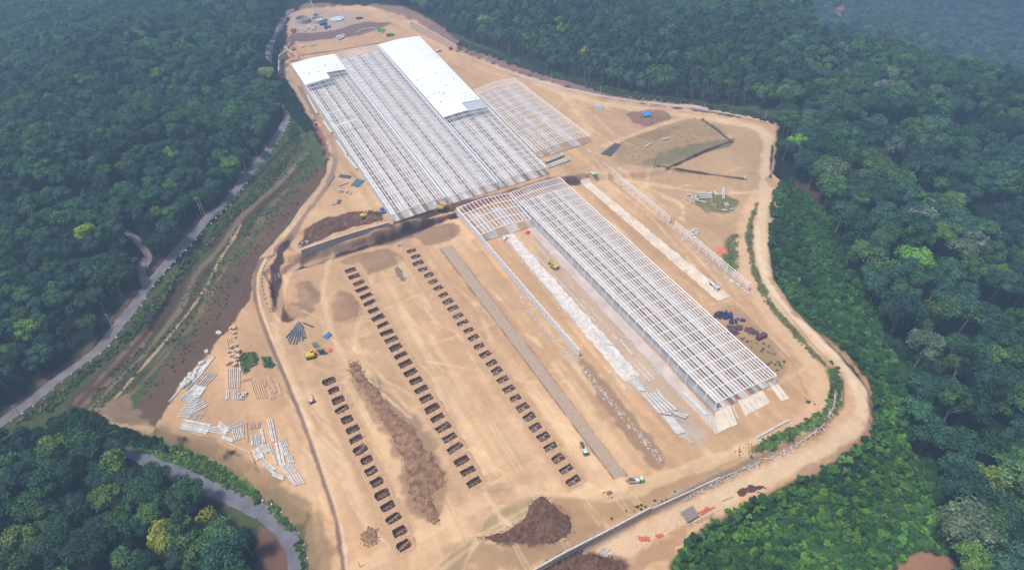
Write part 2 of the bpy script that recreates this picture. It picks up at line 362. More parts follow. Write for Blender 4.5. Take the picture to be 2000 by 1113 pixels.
# upper site features
layer('poly', [(1190,285),(1240,258),(1310,240),(1372,234),(1432,278),(1380,296),(1305,328),(1230,325),(1200,310)], (178,148,112), 1.5, 3)
layer('poly', [(1290,300),(1360,280),(1430,270),(1425,283),(1370,300),(1310,322),(1250,322)], (138,126,94), 2, 2)
layer('poly', [(1240,265),(1290,250),(1330,245),(1280,275)], (160,134,98), 2, 2)
layer('line', [(1372,234),(1400,255),(1430,278),(1380,295),(1330,318),(1305,328)], (78,62,62), .6, .5, width=2.2, smooth=False)
layer('line', [(1285,325),(1305,328),(1380,340),(1455,350)], (74,58,56), .6, .5, width=2.4, smooth=False)
layer('poly', [(1355,380),(1410,375),(1440,395),(1430,415),(1395,418),(1360,400)], (110,112,74), 1.5, 2, op=.85)
layer('poly', [(1420,465),(1440,460),(1442,520),(1425,530),(1412,500)], (98,112,68), 1.5, 2)
layer('poly', [(1225,222),(1290,215),(1310,232),(1270,245),(1235,240)], (140,106,90), 1, 2, op=.8)
layer('line', [(1180,285),(1240,262),(1330,232),(1372,226),(1440,236)], (224,186,146), 1, 1, width=5)
layer('line', [(1160,345),(1240,355),(1330,370),(1420,378),(1480,375)], (228,192,152), 1, 1.5, width=4)
layer('line', [(1210,330),(1290,380),(1330,400),(1335,430)], (232,194,150), 1, 1.5, width=3)
layer('poly', [(1080,350),(1140,340),(1150,352),(1120,362)], (160,122,104), 1, 1.5)
layer('poly', [(1098,348),(1118,345),(1130,355),(1120,363),(1104,360)], (66,46,46), .8, 1)
layer('line', [(860,93),(900,125),(950,150),(1000,160),(1060,180),(1120,215),(1150,260)], (218,178,136), 2, 2, width=10)
layer('poly', [(890,100),(960,120),(1040,165),(1000,158),(930,170),(900,140)], (206,164,124), 2, 3, op=.7)
layer('poly', [(560,60),(640,60),(700,45),(760,45),(745,55),(660,80),(570,90)], (132,106,98), 2, 2)
layer('poly', [(568,25),(690,22),(715,38),(640,62),(565,70)], (190,166,146), 1.5, 2)
layer('line', [(740,28),(790,50),(830,80),(850,95)], (214,176,140), 2, 1, width=9)
layer('poly', [(575,92),(760,65),(790,75),(700,98),(580,118)], (206,166,128), 1.5, 2)
layer('line', [(570,120),(650,100),(760,82)], (150,112,92), 1, 1, width=2.5)
layer('line', [(553,118),(560,150),(590,190),(620,240),(645,290),(648,330),(600,400),(545,470),(515,500)], (206,172,140), 1, 1, width=5)
layer('line', [(585,170),(615,220),(645,270),(655,310),(640,360),(600,415),(560,470),(520,505)], (158,132,116), 1, .8, width=4)
layer('line', [(612,235),(632,275),(640,305)], (148,98,86), 1, 1.5, width=4)
layer('poly', [(605,195),(640,215),(680,300),(720,380),(760,430),(740,425),(690,350),(640,280)], (196,160,128), 1.5, 1, op=.6)
layer('poly', [(580,478),(610,440),(660,420),(705,412),(742,415),(745,428),(720,435),(640,462),(590,485)], (90,62,62), 1, 1.5)
layer('poly', [(600,448),(640,432),(650,450),(605,472)], (134,100,84), 1, 2, op=.6)
layer('poly', [(594,500),(770,445),(900,405),(985,378),(1095,345),(1110,352),(900,418),(880,430),(790,468),(700,492),(560,535),(555,520)], (150,116,98), 1, 1.5)
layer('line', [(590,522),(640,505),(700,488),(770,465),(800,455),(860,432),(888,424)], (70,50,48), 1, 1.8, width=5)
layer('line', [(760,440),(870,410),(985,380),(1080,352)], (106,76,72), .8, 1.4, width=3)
layer('poly', [(880,400),(990,372),(1085,345),(1090,352),(990,384),(890,412)], (128,92,84), .8, 1.2, op=.8)
layer('poly', [(525,520),(540,490),(565,470),(556,500),(548,525),(550,560),(557,610),(545,615),(530,580)], (88,66,62), .8, 1.2)
layer('poly', [(540,585),(560,612),(575,622),(560,628),(545,618)], (92,66,64), .8, 1.2)
layer('line', [(512,520),(508,560),(528,625)], (196,160,126), 1, 1, width=4)
# mounds / discoloured patches of the lower site
for poly in ([(660,512),(700,495),(750,487),(782,500),(775,515),(740,530),(715,535),(690,520)], [(645,600),(660,570),(690,575),(708,600),(705,622),(670,632),(650,618)],
             [(575,560),(600,548),(628,570),(620,590),(590,595)], [(560,598),(595,592),(615,605),(600,618),(570,620)], [(810,460),(870,435),(895,440),(890,465),(840,480)]):
    layer('poly', poly, (172,138,108), 1.2, 1.6)
    W = atl(poly); cx, cy = np.mean(W, 0); d = sdf_poly(GX, GY, W); Z += 1.6 * sstep(-.5, 6, d + JN) * (1 + .3 * fbm(GX, GY, 3, 5))
layer('poly', [(700,695),(745,690),(790,760),(820,840),(840,950),(830,985),(800,900),(760,800)], (184,148,114), 2, 2, op=.6)
layer('poly', [(700,660),(745,650),(760,680),(740,690),(705,680)], (190,156,118), 2, 2, op=.7)
layer('poly', [(700,710),(780,790),(830,830),(868,930),(860,1000),(840,1020),(800,1000),(780,900),(720,800),(690,740)], (150,120,98), 2, 3, op=.75)
layer('poly', [(930,1048),(990,1030),(1060,985),(1100,995),(1110,1020),(1090,1050),(1050,1080),(940,1060)], (104,76,68), 1.2, 2.5)
layer('poly', [(925,1050),(1000,1065),(1100,1040),(1180,1030),(1150,1090),(1050,1113),(900,1120),(880,1090)], (176,142,108), 2, 3, op=.9)
layer('poly', [(935,1042),(940,1020),(990,990),(1040,975),(1060,978),(1010,1025)], (184,158,118), 2, 1.5)
layer('poly', [(880,1060),(920,1050),(1000,1062),(950,1085),(900,1113),(860,1113)], (178,150,114), 2, 2, op=.8)
layer('poly', [(1070,970),(1180,962),(1330,915),(1440,880),(1460,890),(1400,925),(1280,990),(1200,1020),(1110,1045)], (182,146,108), 1.5, 2, op=.85)
layer('poly', [(1060,1113),(1110,1085),(1180,1080),(1230,1113)], (106,78,70), 1.5, 2)
layer('poly', [(1290,1050),(1350,1020),(1330,1060),(1310,1090),(1250,1113),(1230,1113)], (190,150,116), 1.5, 2)
layer('line', [(1060,1108),(1160,1058),(1270,1003),(1400,938),(1480,900)], (190,164,140), 1, 1.2, width=3)
# tyre tracks
for pts, wd in (([(690,1113),(760,1080),(830,1040),(900,1000),(980,965),(1080,955),(1200,965),(1330,920),(1450,880)], 7),
                ([(840,1113),(900,1065),(980,1020),(1060,975)], 1.2), ([(860,1113),(920,1068),(1000,1022),(1075,978)], 1.2), ([(905,1113),(935,1040),(960,1000),(1040,960)], 1.1),
                ([(640,770),(700,720),(760,668),(820,640)], 1.2), ([(670,630),(760,600),(850,560)], 1.3), ([(650,500),(632,560),(640,620),(660,680),(700,740)], 3.5),
                ([(680,470),(620,510),(560,540),(540,640),(560,720),(600,820),(650,980)], 4), ([(880,640),(960,700),(1030,820),(1090,900),(1160,950)], 3),
                ([(600,760),(650,850),(690,950),(720,1050)], 3), ([(700,520),(790,700),(900,860),(960,950)], 5), ([(780,600),(860,740),(940,880),(990,950)], 4)):
    layer('line', pts, (242,206,164), .8, .8, op=.5, width=wd)
for pts in ([(930,950),(980,945),(1030,930)], [(935,958),(1000,955),(1060,945)], [(930,968),(985,972),(1060,962)], [(950,930),(1000,900),(1040,880)], [(640,660),(700,640),(760,612)],
            [(720,760),(790,740),(850,720)], [(1230,340),(1300,350),(1400,365)], [(1340,420),(1400,450),(1440,470)], [(1350,440),(1400,430),(1450,420)], [(1480,640),(1540,700),(1570,760)], [(610,700),(650,715),(690,700)]):
    for k in range(3):
        layer('line', [(a + k * 3, b + k * 5) for a, b in pts], (176,138,104), .5, .5, op=.45, width=.7)
rt_ = random.Random(8)
for k in range(46):
    x0 = rt_.uniform(640, 1180); y0 = rt_.uniform(500, 760); t_ = rt_.uniform(.35, .62) ; a0 = np.array(P(x0, y0)); L = rt_.uniform(40, 130)
    sh = rt_.uniform(-.04, .04); d0 = LDIR + np.array([-LDIR[1], LDIR[0]]) * sh; b0 = a0 + d0 * L
    for o_ in (0, 1.9):
        off_ = np.array([-LDIR[1], LDIR[0]]) * o_; layer('line', [tuple(a0 + off_), tuple((a0 + b0) / 2 + off_ + rt_.uniform(-.5, .5)), tuple(b0 + off_)], (244,212,170) if k % 2 else (192,154,116), .3, .4, op=.45, width=.7, world=True)
for k in range(120):
    u = rt_.choice(((830,760),(760,700),(950,640),(980,900),(700,930),(640,900),(1050,760),(1150,880),(600,640),(1500,700),(1300,640),(1250,420),(1400,470),(1130,230)))
    cx_, cy_ = u[0] + rt_.gauss(0, 45), u[1] + rt_.gauss(0, 45); a = rt_.choice((.95, 1.05, .9, rt_.uniform(0, 3.1))); L = rt_.uniform(30, 120); cv = rt_.uniform(-14, 14)
    pp = [(cx_ - math.cos(a) * L, cy_ - math.sin(a) * L * .8), (cx_ + cv, cy_ - cv), (cx_ + math.cos(a) * L, cy_ + math.sin(a) * L * .8)]
    if cx_ < 1560 and cx_ > 560 and not (1180 < cx_ < 1440 and cy_ < 345) and not (cx_ > 1300 and cy_ > 740): 
        for o_ in (0, 5): layer('line', [(x + o_, y + o_ * .4) for x, y in pp], (246,212,172) if k % 3 else (196,158,120), .35, .5, op=.38, width=.8)
# drainage ditch down the left side of the lower site
layer('line', [(512,505),(498,540),(500,590),(520,650),(545,710),(575,780),(605,860),(632,940),(652,1000),(665,1060),(670,1113)], (146,116,100), .4, .5, width=2.2)
layer('line', [(519,505),(505,540),(507,590),(527,650),(552,710),(582,780),(612,860),(639,940),(659,1000),(672,1060),(677,1113)], (238,208,172), .4, .4, width=1.2)
# strips along the building rows
layer('poly', [(860,486),(879,479),(1223,927),(1199,934)], (186,160,136), .5, .5, smooth=False)
layer('line', [(860,486),(1199,934)], (158,124,100), .4, .4, width=.8); layer('line', [(880,479),(1224,928)], (158,124,100), .4, .4, width=.8)
layer('line', [(925,470),(1145,760),(1200,830)], (202,162,124), 1.5, 1, width=3)
layer('poly', [(1132,712),(1145,706),(1200,760),(1255,835),(1304,900),(1300,912),(1278,913),(1230,860),(1180,790)], (172,138,108), 1, 1.8)
layer('line', [(985,470),(1110,640),(1240,800),(1330,885)], (206,166,126), 1.5, 1, width=4)
layer('line', [(1020,490),(1130,620),(1260,780),(1320,850)], (190,152,122), .8, .5, width=1.2)
layer('poly', [(1040,470),(1060,462),(1200,600),(1330,780),(1384,850),(1350,868),(1240,740),(1110,590)], (202,176,152), 1.5, 1.5, op=.8)
layer('line', [(1140,352),(1250,470),(1400,590)], (202,156,114), 1, .8, width=2)
layer('line', [(1190,340),(1300,440),(1462,570)], (196,162,132), 1, 1, width=2)
layer('poly', [(1390,618),(1440,600),(1500,655),(1520,700),(1540,715),(1500,720),(1450,670)], (176,140,112), 1.5, 2, op=.7)
layer('poly', [(1440,660),(1480,668),(1520,690),(1545,720),(1510,735)], (150,132,96), 1.5, 2, op=.6)
layer('poly', [(455,640),(500,640),(535,720),(560,780),(540,800),(480,700)], (190,152,116), 2, 2, op=.6)
layer('poly', [(470,690),(500,688),(505,705),(480,728),(468,715)], (92,104,66), .8, 1); layer('poly', [(512,697),(528,700),(535,716),(520,718)], (80,110,62), .6, .8)
layer('poly', [(1400,848),(1440,830),(1360,720),(1310,720)], (176,144,120), 2, 2, op=.5)
C = np.clip(C, .004, .9)

me = bpy.data.meshes.new('ground'); ny, nx = GX.shape
V = np.stack([GX, GY, Z], -1).reshape(-1, 3)
me.vertices.add(len(V)); me.vertices.foreach_set('co', V.astype(np.float32).ravel())
ii = (np.arange(ny - 1)[:, None] * nx + np.arange(nx - 1)[None, :]).ravel()
PIT_HOLES = []
def finish_ground():
    Fq = np.stack([ii, ii + 1, ii + nx + 1, ii + nx], 1)
    me.loops.add(Fq.size); me.polygons.add(len(Fq)); me.loops.foreach_set('vertex_index', Fq.ravel().astype(np.int32))
    me.polygons.foreach_set('loop_start', (np.arange(len(Fq)) * 4).astype(np.int32)); me.polygons.foreach_set('loop_total', np.full(len(Fq), 4, np.int32))
    me.polygons.foreach_set('use_smooth', np.ones(len(Fq), bool))
    a = me.color_attributes.new('Col', 'FLOAT_COLOR', 'POINT'); cc = np.concatenate([C.reshape(-1, 3), np.ones((len(V), 1))], 1)
    a.data.foreach_set('color', cc.astype(np.float32).ravel()); me.update(calc_edges=True); me.validate()
    me.materials.append(ground_mat('soil')); o = bpy.data.objects.new('ground', me); COL.objects.link(o); tag(o, kind='structure')

# ------------------------------------------------------------------ foundation pits
M = {}
M['soil_dark'] = mat('damp_soil', c8(116,84,68), .95, .5, .5, bump=.6)
M['soil_mid'] = mat('clay_soil', c8(168,130,104), .95, .3, 1.0, bump=.6)
M['spoil'] = mat('loose_spoil', c8(206,166,128), .95, .25, .8, bump=.5)
M['clod'] = mat('brown_clods', c8(158,122,94), .95, .45, .35, bump=.6)
M['concrete'] = mat('concrete', c8(214,204,194), .85, .15, .6)
M['concrete_old'] = mat('weathered_concrete', c8(188,176,166), .9, .2, .5)
M['steel_white'] = mat('primed_steel', (.80, .78, .78), .5, .05, .3)
M['steel_blue'] = mat('galvanised_steel', c8(208,216,228), .5, .06, .3)
M['timber'] = mat('timber', c8(206,172,140), .8, .2, 2)
M['pit_concrete'] = mat('muddy_concrete', c8(160,134,114), .9, .35, 1.2)
M['rebar'] = mat('rebar', c8(120,92,84), .7, .1, 2)
pitM = [M['spoil'], M['soil_dark'], M['soil_mid']]
def pit(px, py, wpx, ang, lab, grp, style, depth=1.9, w_m=None, d_m=None):
    c = at(px, py); L, D = (w_m, d_m)
    r = random.Random(int(px * 31 + py)); ang += r.uniform(-.07, .07); root = thing('foundation_pit', lab, 'pit', (c.x, c.y, 0), ang, grp); cs, sn = math.cos(ang), math.sin(ang)
    n = 20; mb = MB(); rings = []
    L *= r.uniform(.88, 1.1); D *= r.uniform(.85, 1.15); rx, ry = L / 2, D / 2
    def ring(kx, kz, jit_, expo=.2):
        out = []
        for k in range(n):
            t = 2 * math.pi * k / n; a, b = math.cos(t), math.sin(t)
            x = math.copysign(abs(a) ** expo, a) * (rx + kx); y = math.copysign(abs(b) ** expo, b) * (ry + kx)
            x += r.uniform(-jit_, jit_); y += r.uniform(-jit_, jit_)
            gx, gy = c.x + x * cs - y * sn, c.y + x * sn + y * cs
            out.append((x, y, (hz0(gx, gy) + kz) if kz > -.5 else hz0(c.x, c.y) + kz))
        return out
    e = .42 if style == 'round' else .18
    for kx, kz, j in ((2.2, -.02, .5), (.9, .10, .35), (.05, .05, .28), (-.25, -depth * .6, .25), (-.5, -depth, .2)): rings.append(ring(kx, kz, j, e))
    for q in rings: mb.v += q
    for a in range(4):
        for k in range(n):
            mb.f.append((a * n + k, a * n + (k + 1) % n, (a + 1) * n + (k + 1) % n, (a + 1) * n + k)); mb.mi.append([0, 0, 2 if r.random() < .25 else 1, 1][a])
    mb.f.append(tuple(4 * n + k for k in range(n))); mb.mi.append(1)
    mb.build('pit_lining', pitM, root); zb = hz0(c.x, c.y) - depth
    f = MB()
    if style == 'footing':
        f.box((0, 0, zb), (L * .62, D * .45, .5)).box((L * .18, 0, zb + .5), (.9, .9, depth + .2)).box((-L * .2, 0, zb + .5), (.7, .7, depth * .8)); f.build('concrete_footing', M['pit_concrete'], root)
    else:
        for k in (-.28, .02, .3):
            f.box((k * L + r.uniform(-.3, .3), r.uniform(-.3, .3), zb), (.35, .35, depth + r.uniform(-.2, .5)))
        f.box((0, 0, zb), (L * .7, .4, .4)); f.build('column_starter', M['pit_concrete'], root)
    if style == 'strut' or r.random() < .3:
        q = MB(); q.bar((-L * .5, -D * .2, .12 + hz0(c.x, c.y)), (L * .5, D * r.uniform(-.1, .3), .14 + hz0(c.x, c.y)), .22, .12); q.build('plank', M['timber'], root)
    g = MB()
    for _ in range(r.randint(2, 10)):
        t = r.uniform(-1.9, 1.3); gx_, gy_ = (rx + r.uniform(.6, 2.4)) * math.cos(t), (ry + r.uniform(.5, 1.8)) * math.sin(t); wx, wy = c.x + gx_ * cs - gy_ * sn, c.y + gx_ * sn + gy_ * cs
        g.blob((gx_, gy_, hz0(wx, wy) + .15), r.uniform(.2, .55), 1, .4, r.randrange(99), .6)
    tag(g.build('loose_spoil', M['spoil'], root), kind='stuff')
    PIT_HOLES.append((c.x, c.y, ang, rx - .15, ry - .15))
Z0 = Z.copy()
def hz0(x, y):
    return hz(x, y)
COL1 = [(643,744),(652,762),(661,781),(668,799),(678,819),(689,838),(695,857),(704,878),(716,898),(725,919),(736,941),(747,965),(757,988),(769,1011),(781,1037),(789,1064)]
COL2 = [(685,528),(692,540),(701,552.5),(707,565),(715,578),(722,591),(730,606),(739,620),(748,634),(756,649),(765,663),(773,678),(783,694),(792,710),(802,727),(812,743),(823,760),(833,778),(844,797),(855,815),(866,834),(878,854),(889,874),(902,899),(914,919),(926,941)]
COL3 = [(804,490),(812,501),(817,514),(826,526),(838,537),(846,550),(856,562.5),(866,576),(875,589),(885,602),(894.5,617),(904,630),(915,645),(925,659),(936,676),(948,692),(960,708.5),(970,724),(982,741),(994,759),(1007,777),(1021,795),(1034,813),(1046,834),(1061,852),(1075,872),(1090,894.5),(1106,915.5),(1120,938)]
ang_row = heading(P(900, 900), P(926, 886))
for i, (x, y) in enumerate(COL1):
    pit(x, y, 24, ang_row, '%s dark oval foundation pit from the far end of the left pit row' % ORD[i], 'left row of foundation pits', 'round' if i not in (5, 14) else 'rect', 2.2, 6.6, 4.4)
for i, (x, y) in enumerate(COL2):
    pit(x, y, 26, ang_row, '%s dark rectangular foundation pit from the far end of the middle pit row' % ORD[i], 'middle row of foundation pits', 'rect', 2.2, 7.6, 3.9)
for i, (x, y) in enumerate(COL3):
    pit(x, y, 26, ang_row, '%s foundation pit with concrete footing from the far end of the right pit row' % ORD[i], 'right row of foundation pits', 'footing', 1.7, 6.8, 3.9)
def sink_pits():
    global Z, V
    for x, y, a, rx, ry in PIT_HOLES:
        s1 = _win([(x - 8, y - 8), (x + 8, y + 8)], 0); X, Y = GX[s1] - x, GY[s1] - y
        u = X * math.cos(a) + Y * math.sin(a); v = -X * math.sin(a) + Y * math.cos(a)
        q = (np.abs(u) / (rx + .45)) ** 4 + (np.abs(v) / (ry + .45)) ** 4
        Zs = Z[s1]; Zs[q < 1] -= 4.0; Z[s1] = Zs
        dk = np.clip(1.4 - (((u + 1.0) / (rx + 4)) ** 2 + ((v + JN[s1] * 3) / (ry + 3.2)) ** 2), 0, 1)[..., None] * .5
        C[s1] = C[s1] * (1 - dk) + dk * np.array(c8(190,152,118))
    V = np.stack([GX, GY, Z], -1).reshape(-1, 3); me.vertices.foreach_set('co', V.astype(np.float32).ravel())
Zg = Z.copy(); sink_pits(); finish_ground(); Z = Zg       # objects keep resting on the unsunk surface

# ------------------------------------------------------------------ roads and laid strips
def ribbon(name, px_pts, width, m, lift=.12, segs=6, world=None, kind='structure', jitter=0.0, flat=False, thick=.0):
    W = smooth_line(world or [tuple(at(*q)[:2]) for q in px_pts], segs) if not flat else (world or [tuple(at(*q)[:2]) for q in px_pts])
    # resample evenly
    W = np.array(W); d = np.r_[0, np.cumsum(np.linalg.norm(np.diff(W, axis=0), axis=1))]; n = max(2, int(d[-1] / 2.0))
    t = np.linspace(0, d[-1], n); W = np.stack([np.interp(t, d, W[:, 0]), np.interp(t, d, W[:, 1])], 1)
    T = np.gradient(W, axis=0); T /= np.linalg.norm(T, axis=1)[:, None] + 1e-9; N = np.stack([-T[:, 1], T[:, 0]], 1)
    mb = MB(); K = max(3, int(width / 1.2)); r = random.Random(5)
    for i in range(n):
        a, b = r.uniform(-jitter, jitter), r.uniform(-jitter, jitter)
        for k in range(K + 1):
            s_ = (k / K - .5) * width + (a if k == 0 else b if k == K else 0); p = W[i] + N[i] * s_
            mb.v.append((p[0], p[1], hz(p[0], p[1]) + lift))
    for i in range(n - 1):
        for k in range(K): o = i * (K + 1) + k; mb.f.append((o, o + 1, o + K + 2, o + K + 1)); mb.mi.append(0)
    o = mb.build(name, m, None, True)
    if kind: tag(o, kind=kind)
    return o, W, N
M['asphalt'] = mat('worn_asphalt', c8(122,121,130), .9, .25, .15, bump=.2, coord='Object')
M['asphalt_pale'] = mat('dusty_asphalt', c8(134,127,130), .9, .25, .15, bump=.2)
ROADL = [(-30,850),(0,828),(60,785),(130,728),(200,676),(258,604),(290,558),(340,500),(400,432),(460,373),(510,312),(545,262),(560,228),(556,205),(545,185)]
_, RW, RN = ribbon('road', ROADL, 5.6, M['asphalt_pale'], .35, jitter=.35)
ROADB = [(215,862),(275,890),(330,918),(400,950),(460,975),(520,1006),(558,1042),(576,1080),(582,1118),(580,1160)]
_, BW, BN = ribbon('road', ROADB, 7.6, M['asphalt'], .4, jitter=.35)
ribbon('road', [(524,120),(530,85),(545,55),(560,30),(575,20)], 5.0, M['asphalt_pale'], .5)
ribbon('road', [(283,558),(279,530),(290,503),(276,480),(258,462),(240,450)], 4.2, mat('dirt_track', c8(158,140,134), .95, .15, .3), .4)

# painted guard stones along both roads
M['stone'] = mat('whitewashed_stone', c8(214,216,212), .9, .25, 2)
stone_me = MB().blob((0, 0, .25), .55, 1, .3, 3).build('roadside_stone', M['stone']); first = True
def place_single(proto_state, base, loc, rz, label, cat, group, scale=(1, 1, 1)):
    o = base if proto_state[0] else base.copy()
    if not proto_state[0]: COL.objects.link(o)
    proto_state[0] = False
    o.location = loc; o.rotation_euler = (0, 0, rz); o.scale = scale; return tag(o, label, cat, group)
st_ = [True]
for W, N, side, off, lab in ((RW, RN, -1, 3.6, 'whitewashed guard stone on the outer edge of the pale road below the left forest'), (BW, BN, 1, 4.7, 'whitewashed guard stone on the outer bend of the grey road at bottom left')):
    dist = 0
    for i in range(1, len(W)):
        dist += np.linalg.norm(W[i] - W[i - 1])
        if dist > 4.4:
            dist = 0; p = W[i] + N[i] * side * off; u, v, zc = proj(p[0], p[1], 0)
            if -10 < u < 2010 and v < 1130 and not (side == 1 and u < 430) and not (v < 230):
                s = random.uniform(.8, 1.5); place_single(st_, stone_me, (p[0], p[1], hz(*p) + .1), random.uniform(0, 6), lab, 'stone', 'guard stones along the roads', (s, s, s))

def sheet(name, px, m, lift=.1, label=None, cat=None, kind=None, step=2.5, thick=.25, parent=None, z=None, jag=0):
    """slab with real thickness over a quad given by pixel corners (far-left, far-right, near-right, near-left)"""
    A, B, Cc, D = [at(*q) if z is None else Vector((*P(*q, z), z)) for q in px]
    nL = max(2, int((D - A).length / step)); mb = MB(); r = random.Random(3)
    for i in range(nL + 1):
        t = i / nL; l = A.lerp(D, t); rr = B.lerp(Cc, t); j1, j2 = r.uniform(-jag, jag), r.uniform(-jag, jag)
        dvec = (rr - l).normalized(); l = l + dvec * j1; rr = rr + dvec * j2
        for q in (l, rr):
            zz = hz(q.x, q.y) + lift if z is None else z + lift
            mb.v.append((q.x, q.y, zz)); mb.v.append((q.x, q.y, zz - thick - .3))
    for i in range(nL):
        o = i * 4; mb.f += [(o, o + 4, o + 6, o + 2), (o + 1, o + 5, o + 4, o), (o + 2, o + 6, o + 7, o + 3)]; mb.mi += [0] * 3
    mb.f += [(0, 2, 3, 1), (nL * 4, nL * 4 + 1, nL * 4 + 3, nL * 4 + 2)]; mb.mi += [0] * 2
    o = mb.build(name, m, parent); 
    if label: tag(o, label, cat)
    if kind: tag(o, kind=kind)
    return o
M['slab_cream'] = mat('cream_lean_concrete', c8(240,222,200), .9, .16, .12, bump=.2)
M['slab_white'] = mat('white_slab', c8(238,226,218), .9, .22, .35, bump=.3)
M['slab_grey'] = mat('grey_slab', c8(196,178,164), .9, .2, .15, bump=.2)
M['slab_pink'] = mat('dusty_slab', c8(218,200,190), .9, .2, .1, bump=.2)
M['gravel'] = mat('compacted_gravel', c8(190,166,144), .95, .12, .6, bump=.3)
sheet('gravel_strip', [(861,485),(879,479),(1222,926),(1200,933)], M['gravel'], .1, kind='structure', jag=.15)
sheet('concrete_strip', [(1134,352),(1151,348),(1426,580),(1402,588)], M['slab_cream'], .25, 'long cream concrete strip with a truck at its near end', 'slab', jag=.5)
sheet('concrete_strip', [(973,449),(991,444),(1250,733),(1220,746)], M['slab_white'], .25, 'white debris covered concrete strip inside the unroofed left wing', 'slab', jag=.7)
sheet('concrete_strip', [(1222,742),(1240,732),(1372,855),(1345,870)], M['slab_grey'], .2, 'grey concrete strip stacked with precast beams at its near end', 'slab', jag=.4)
sheet('concrete_strip', [(1010,425),(1024,420),(1420,838),(1398,848)], M['slab_pink'], .22, 'dusty concrete strip along the left foot of the long roofless hall', 'slab', jag=.4)

# ------------------------------------------------------------------ steel halls
def lerp(a, b, t): return a + (b - a) * t
class Hall:
    def __init__(s, tl, tr, br, bl, base, eave, rise, name, label, pitch=7.5, npur=18, floor=None, sides='LR', girts=5, mat_=None, skip_front=False, t_frames=1.0, pw=.34, fw=.27):
        ez = base + eave; s.q = [Vector((*P(*c, ez), base)) for c in (tl, tr, br, bl)]; s.base, s.eave, s.rise = base, eave, rise
        c = sum(s.q, Vector()) / 4; s.root = thing(name, label, 'building frame', (c.x, c.y, base)); s.o = Vector((c.x, c.y, base))
        s.L = ((s.q[3] - s.q[0]).length + (s.q[2] - s.q[1]).length) / 2; s.W = (s.q[1] - s.q[0]).length
        n = min(48, max(4, round(s.L / pitch))); s.n = n; mw = mat_ or M['steel_white']; NS = 8
        for i in range(int(n * t_frames) + 1):
            t = i / n; mb = MB()
            pts = [s.pt(k / NS, t) for k in range(NS + 1)]
            for a, b in zip(pts[:-1], pts[1:]): mb.bar(a, b, fw, .5)
            mb.build('roof_frame', mw, s.root)
            for sd_ in (0, 1):
                p = s.pt(sd_, t); b = p.copy(); b.z = 0; m2 = MB(); m2.bar(b + Vector((0, 0, -.4)), p, .45, .45); m2.build('column', mw, s.root)
        te = int(n * t_frames) / n; nn = int(n * t_frames)
        for k in range(npur + 1):
            sx = k / npur; mb = MB()
            a = s.pt(sx, 0, .4); b = s.pt(sx, te, .4); mb.bar(a, b, pw * (1.6 if k in (0, npur) else 1), .2); mb.build('purlin', mw, s.root)
        for side, sx in (('L', 0), ('R', 1)):
            if side in sides:
                for g in range(girts):
                    h = (g + .6) / (girts + .2) * eave; a = s.pt(sx, 0); b = s.pt(sx, te); a.z = h; b.z = h
                    off = (s.pt(sx, 0) - s.pt(1 - sx, 0)).normalized() * .3
                    mb = MB(); mb.bar(a + off, b + off, .12, .24); mb.build('girt', M['steel_blue'], s.root)
    def pt(s, u, t, dz=0.0):
        l = s.q[0].lerp(s.q[3], t); r = s.q[1].lerp(s.q[2], t); p = l.lerp(r, u) - s.o
        p.z = s.eave + s.rise * (1 - abs(2 * u - 1) ** 1.25) + dz; return p
    def panel(s, u0, u1, t0, t1, m, name='roof_panel', dz=.62, label=None):
        mb = MB(); n = 8; nt_ = max(2, int((t1 - t0) * s.L / 6))
        for i in range(nt_ + 1):
            for k in range(n + 1):
                p = s.pt(lerp(u0, u1, k / n), lerp(t0, t1, i / nt_), dz); mb.v.append(tuple(p))
        top = (n + 1) * (nt_ + 1)
        mb.v += [(x, y, z - .12) for x, y, z in mb.v]
        for i in range(nt_):
            for k in range(n):
                o = i * (n + 1) + k; mb.f.append((o, o + n + 1, o + n + 2, o + 1)); mb.f.append((o + top, o + top + 1, o + top + n + 2, o + top + n + 1)); mb.mi += [0, 0]
        for i in range(nt_):
            for k in (0, n):
                o = i * (n + 1) + k; mb.f.append((o, o + n + 1, o + n + 1 + top, o + top)); mb.mi.append(0)
        for k in range(n):
            for i in (0, nt_):
                o = i * (n + 1) + k; mb.f.append((o, o + 1, o + 1 + top, o + top)); mb.mi.append(0)
        ob = mb.build(name, m, s.root)
        if label: ob['label'] = label
        return ob
    def floor(s, strips, t0=0.0, t1=1.0, lift=.3):
        for u0, u1, m in strips:
            mb = MB(); A, B, D, E = [s.pt(u, t) for u, t in ((u0, t0), (u1, t0), (u1, t1), (u0, t1))]
            L = []
            for z in (-.5, lift): L += [(p.x, p.y, z) for p in (E, D, B, A)]
            mb.quadbox(L); mb.build('floor_slab', m, s.root)
    def tfrac(s, px, py, side=0):
        p = Vector((*P(px, py, s.base + s.eave), s.base)); a, b = (s.q[0], s.q[3]) if side == 0 else (s.q[1], s.q[2])
        return (p - a).dot(b - a) / (b - a).length_squared
M['roof'] = mat('white_roof_sheet', (.74, .745, .76), .45, .04, .05)
n_ = M['roof'].node_tree; tc_ = n_.nodes.new('ShaderNodeTexCoord'); mp_ = n_.nodes.new('ShaderNodeMapping'); mp_.inputs['Rotation'].default_value = (0, 0, math.atan2(LDIR[0], LDIR[1]))
wv_ = n_.nodes.new('ShaderNodeTexWave'); wv_.bands_direction = 'Y'; wv_.inputs['Scale'].default_value = .35; wv_.inputs['Distortion'].default_value = .3
bp_ = n_.nodes.new('ShaderNodeBump'); bp_.inputs['Strength'].default_value = .35; bp_.inputs['Distance'].default_value = .3
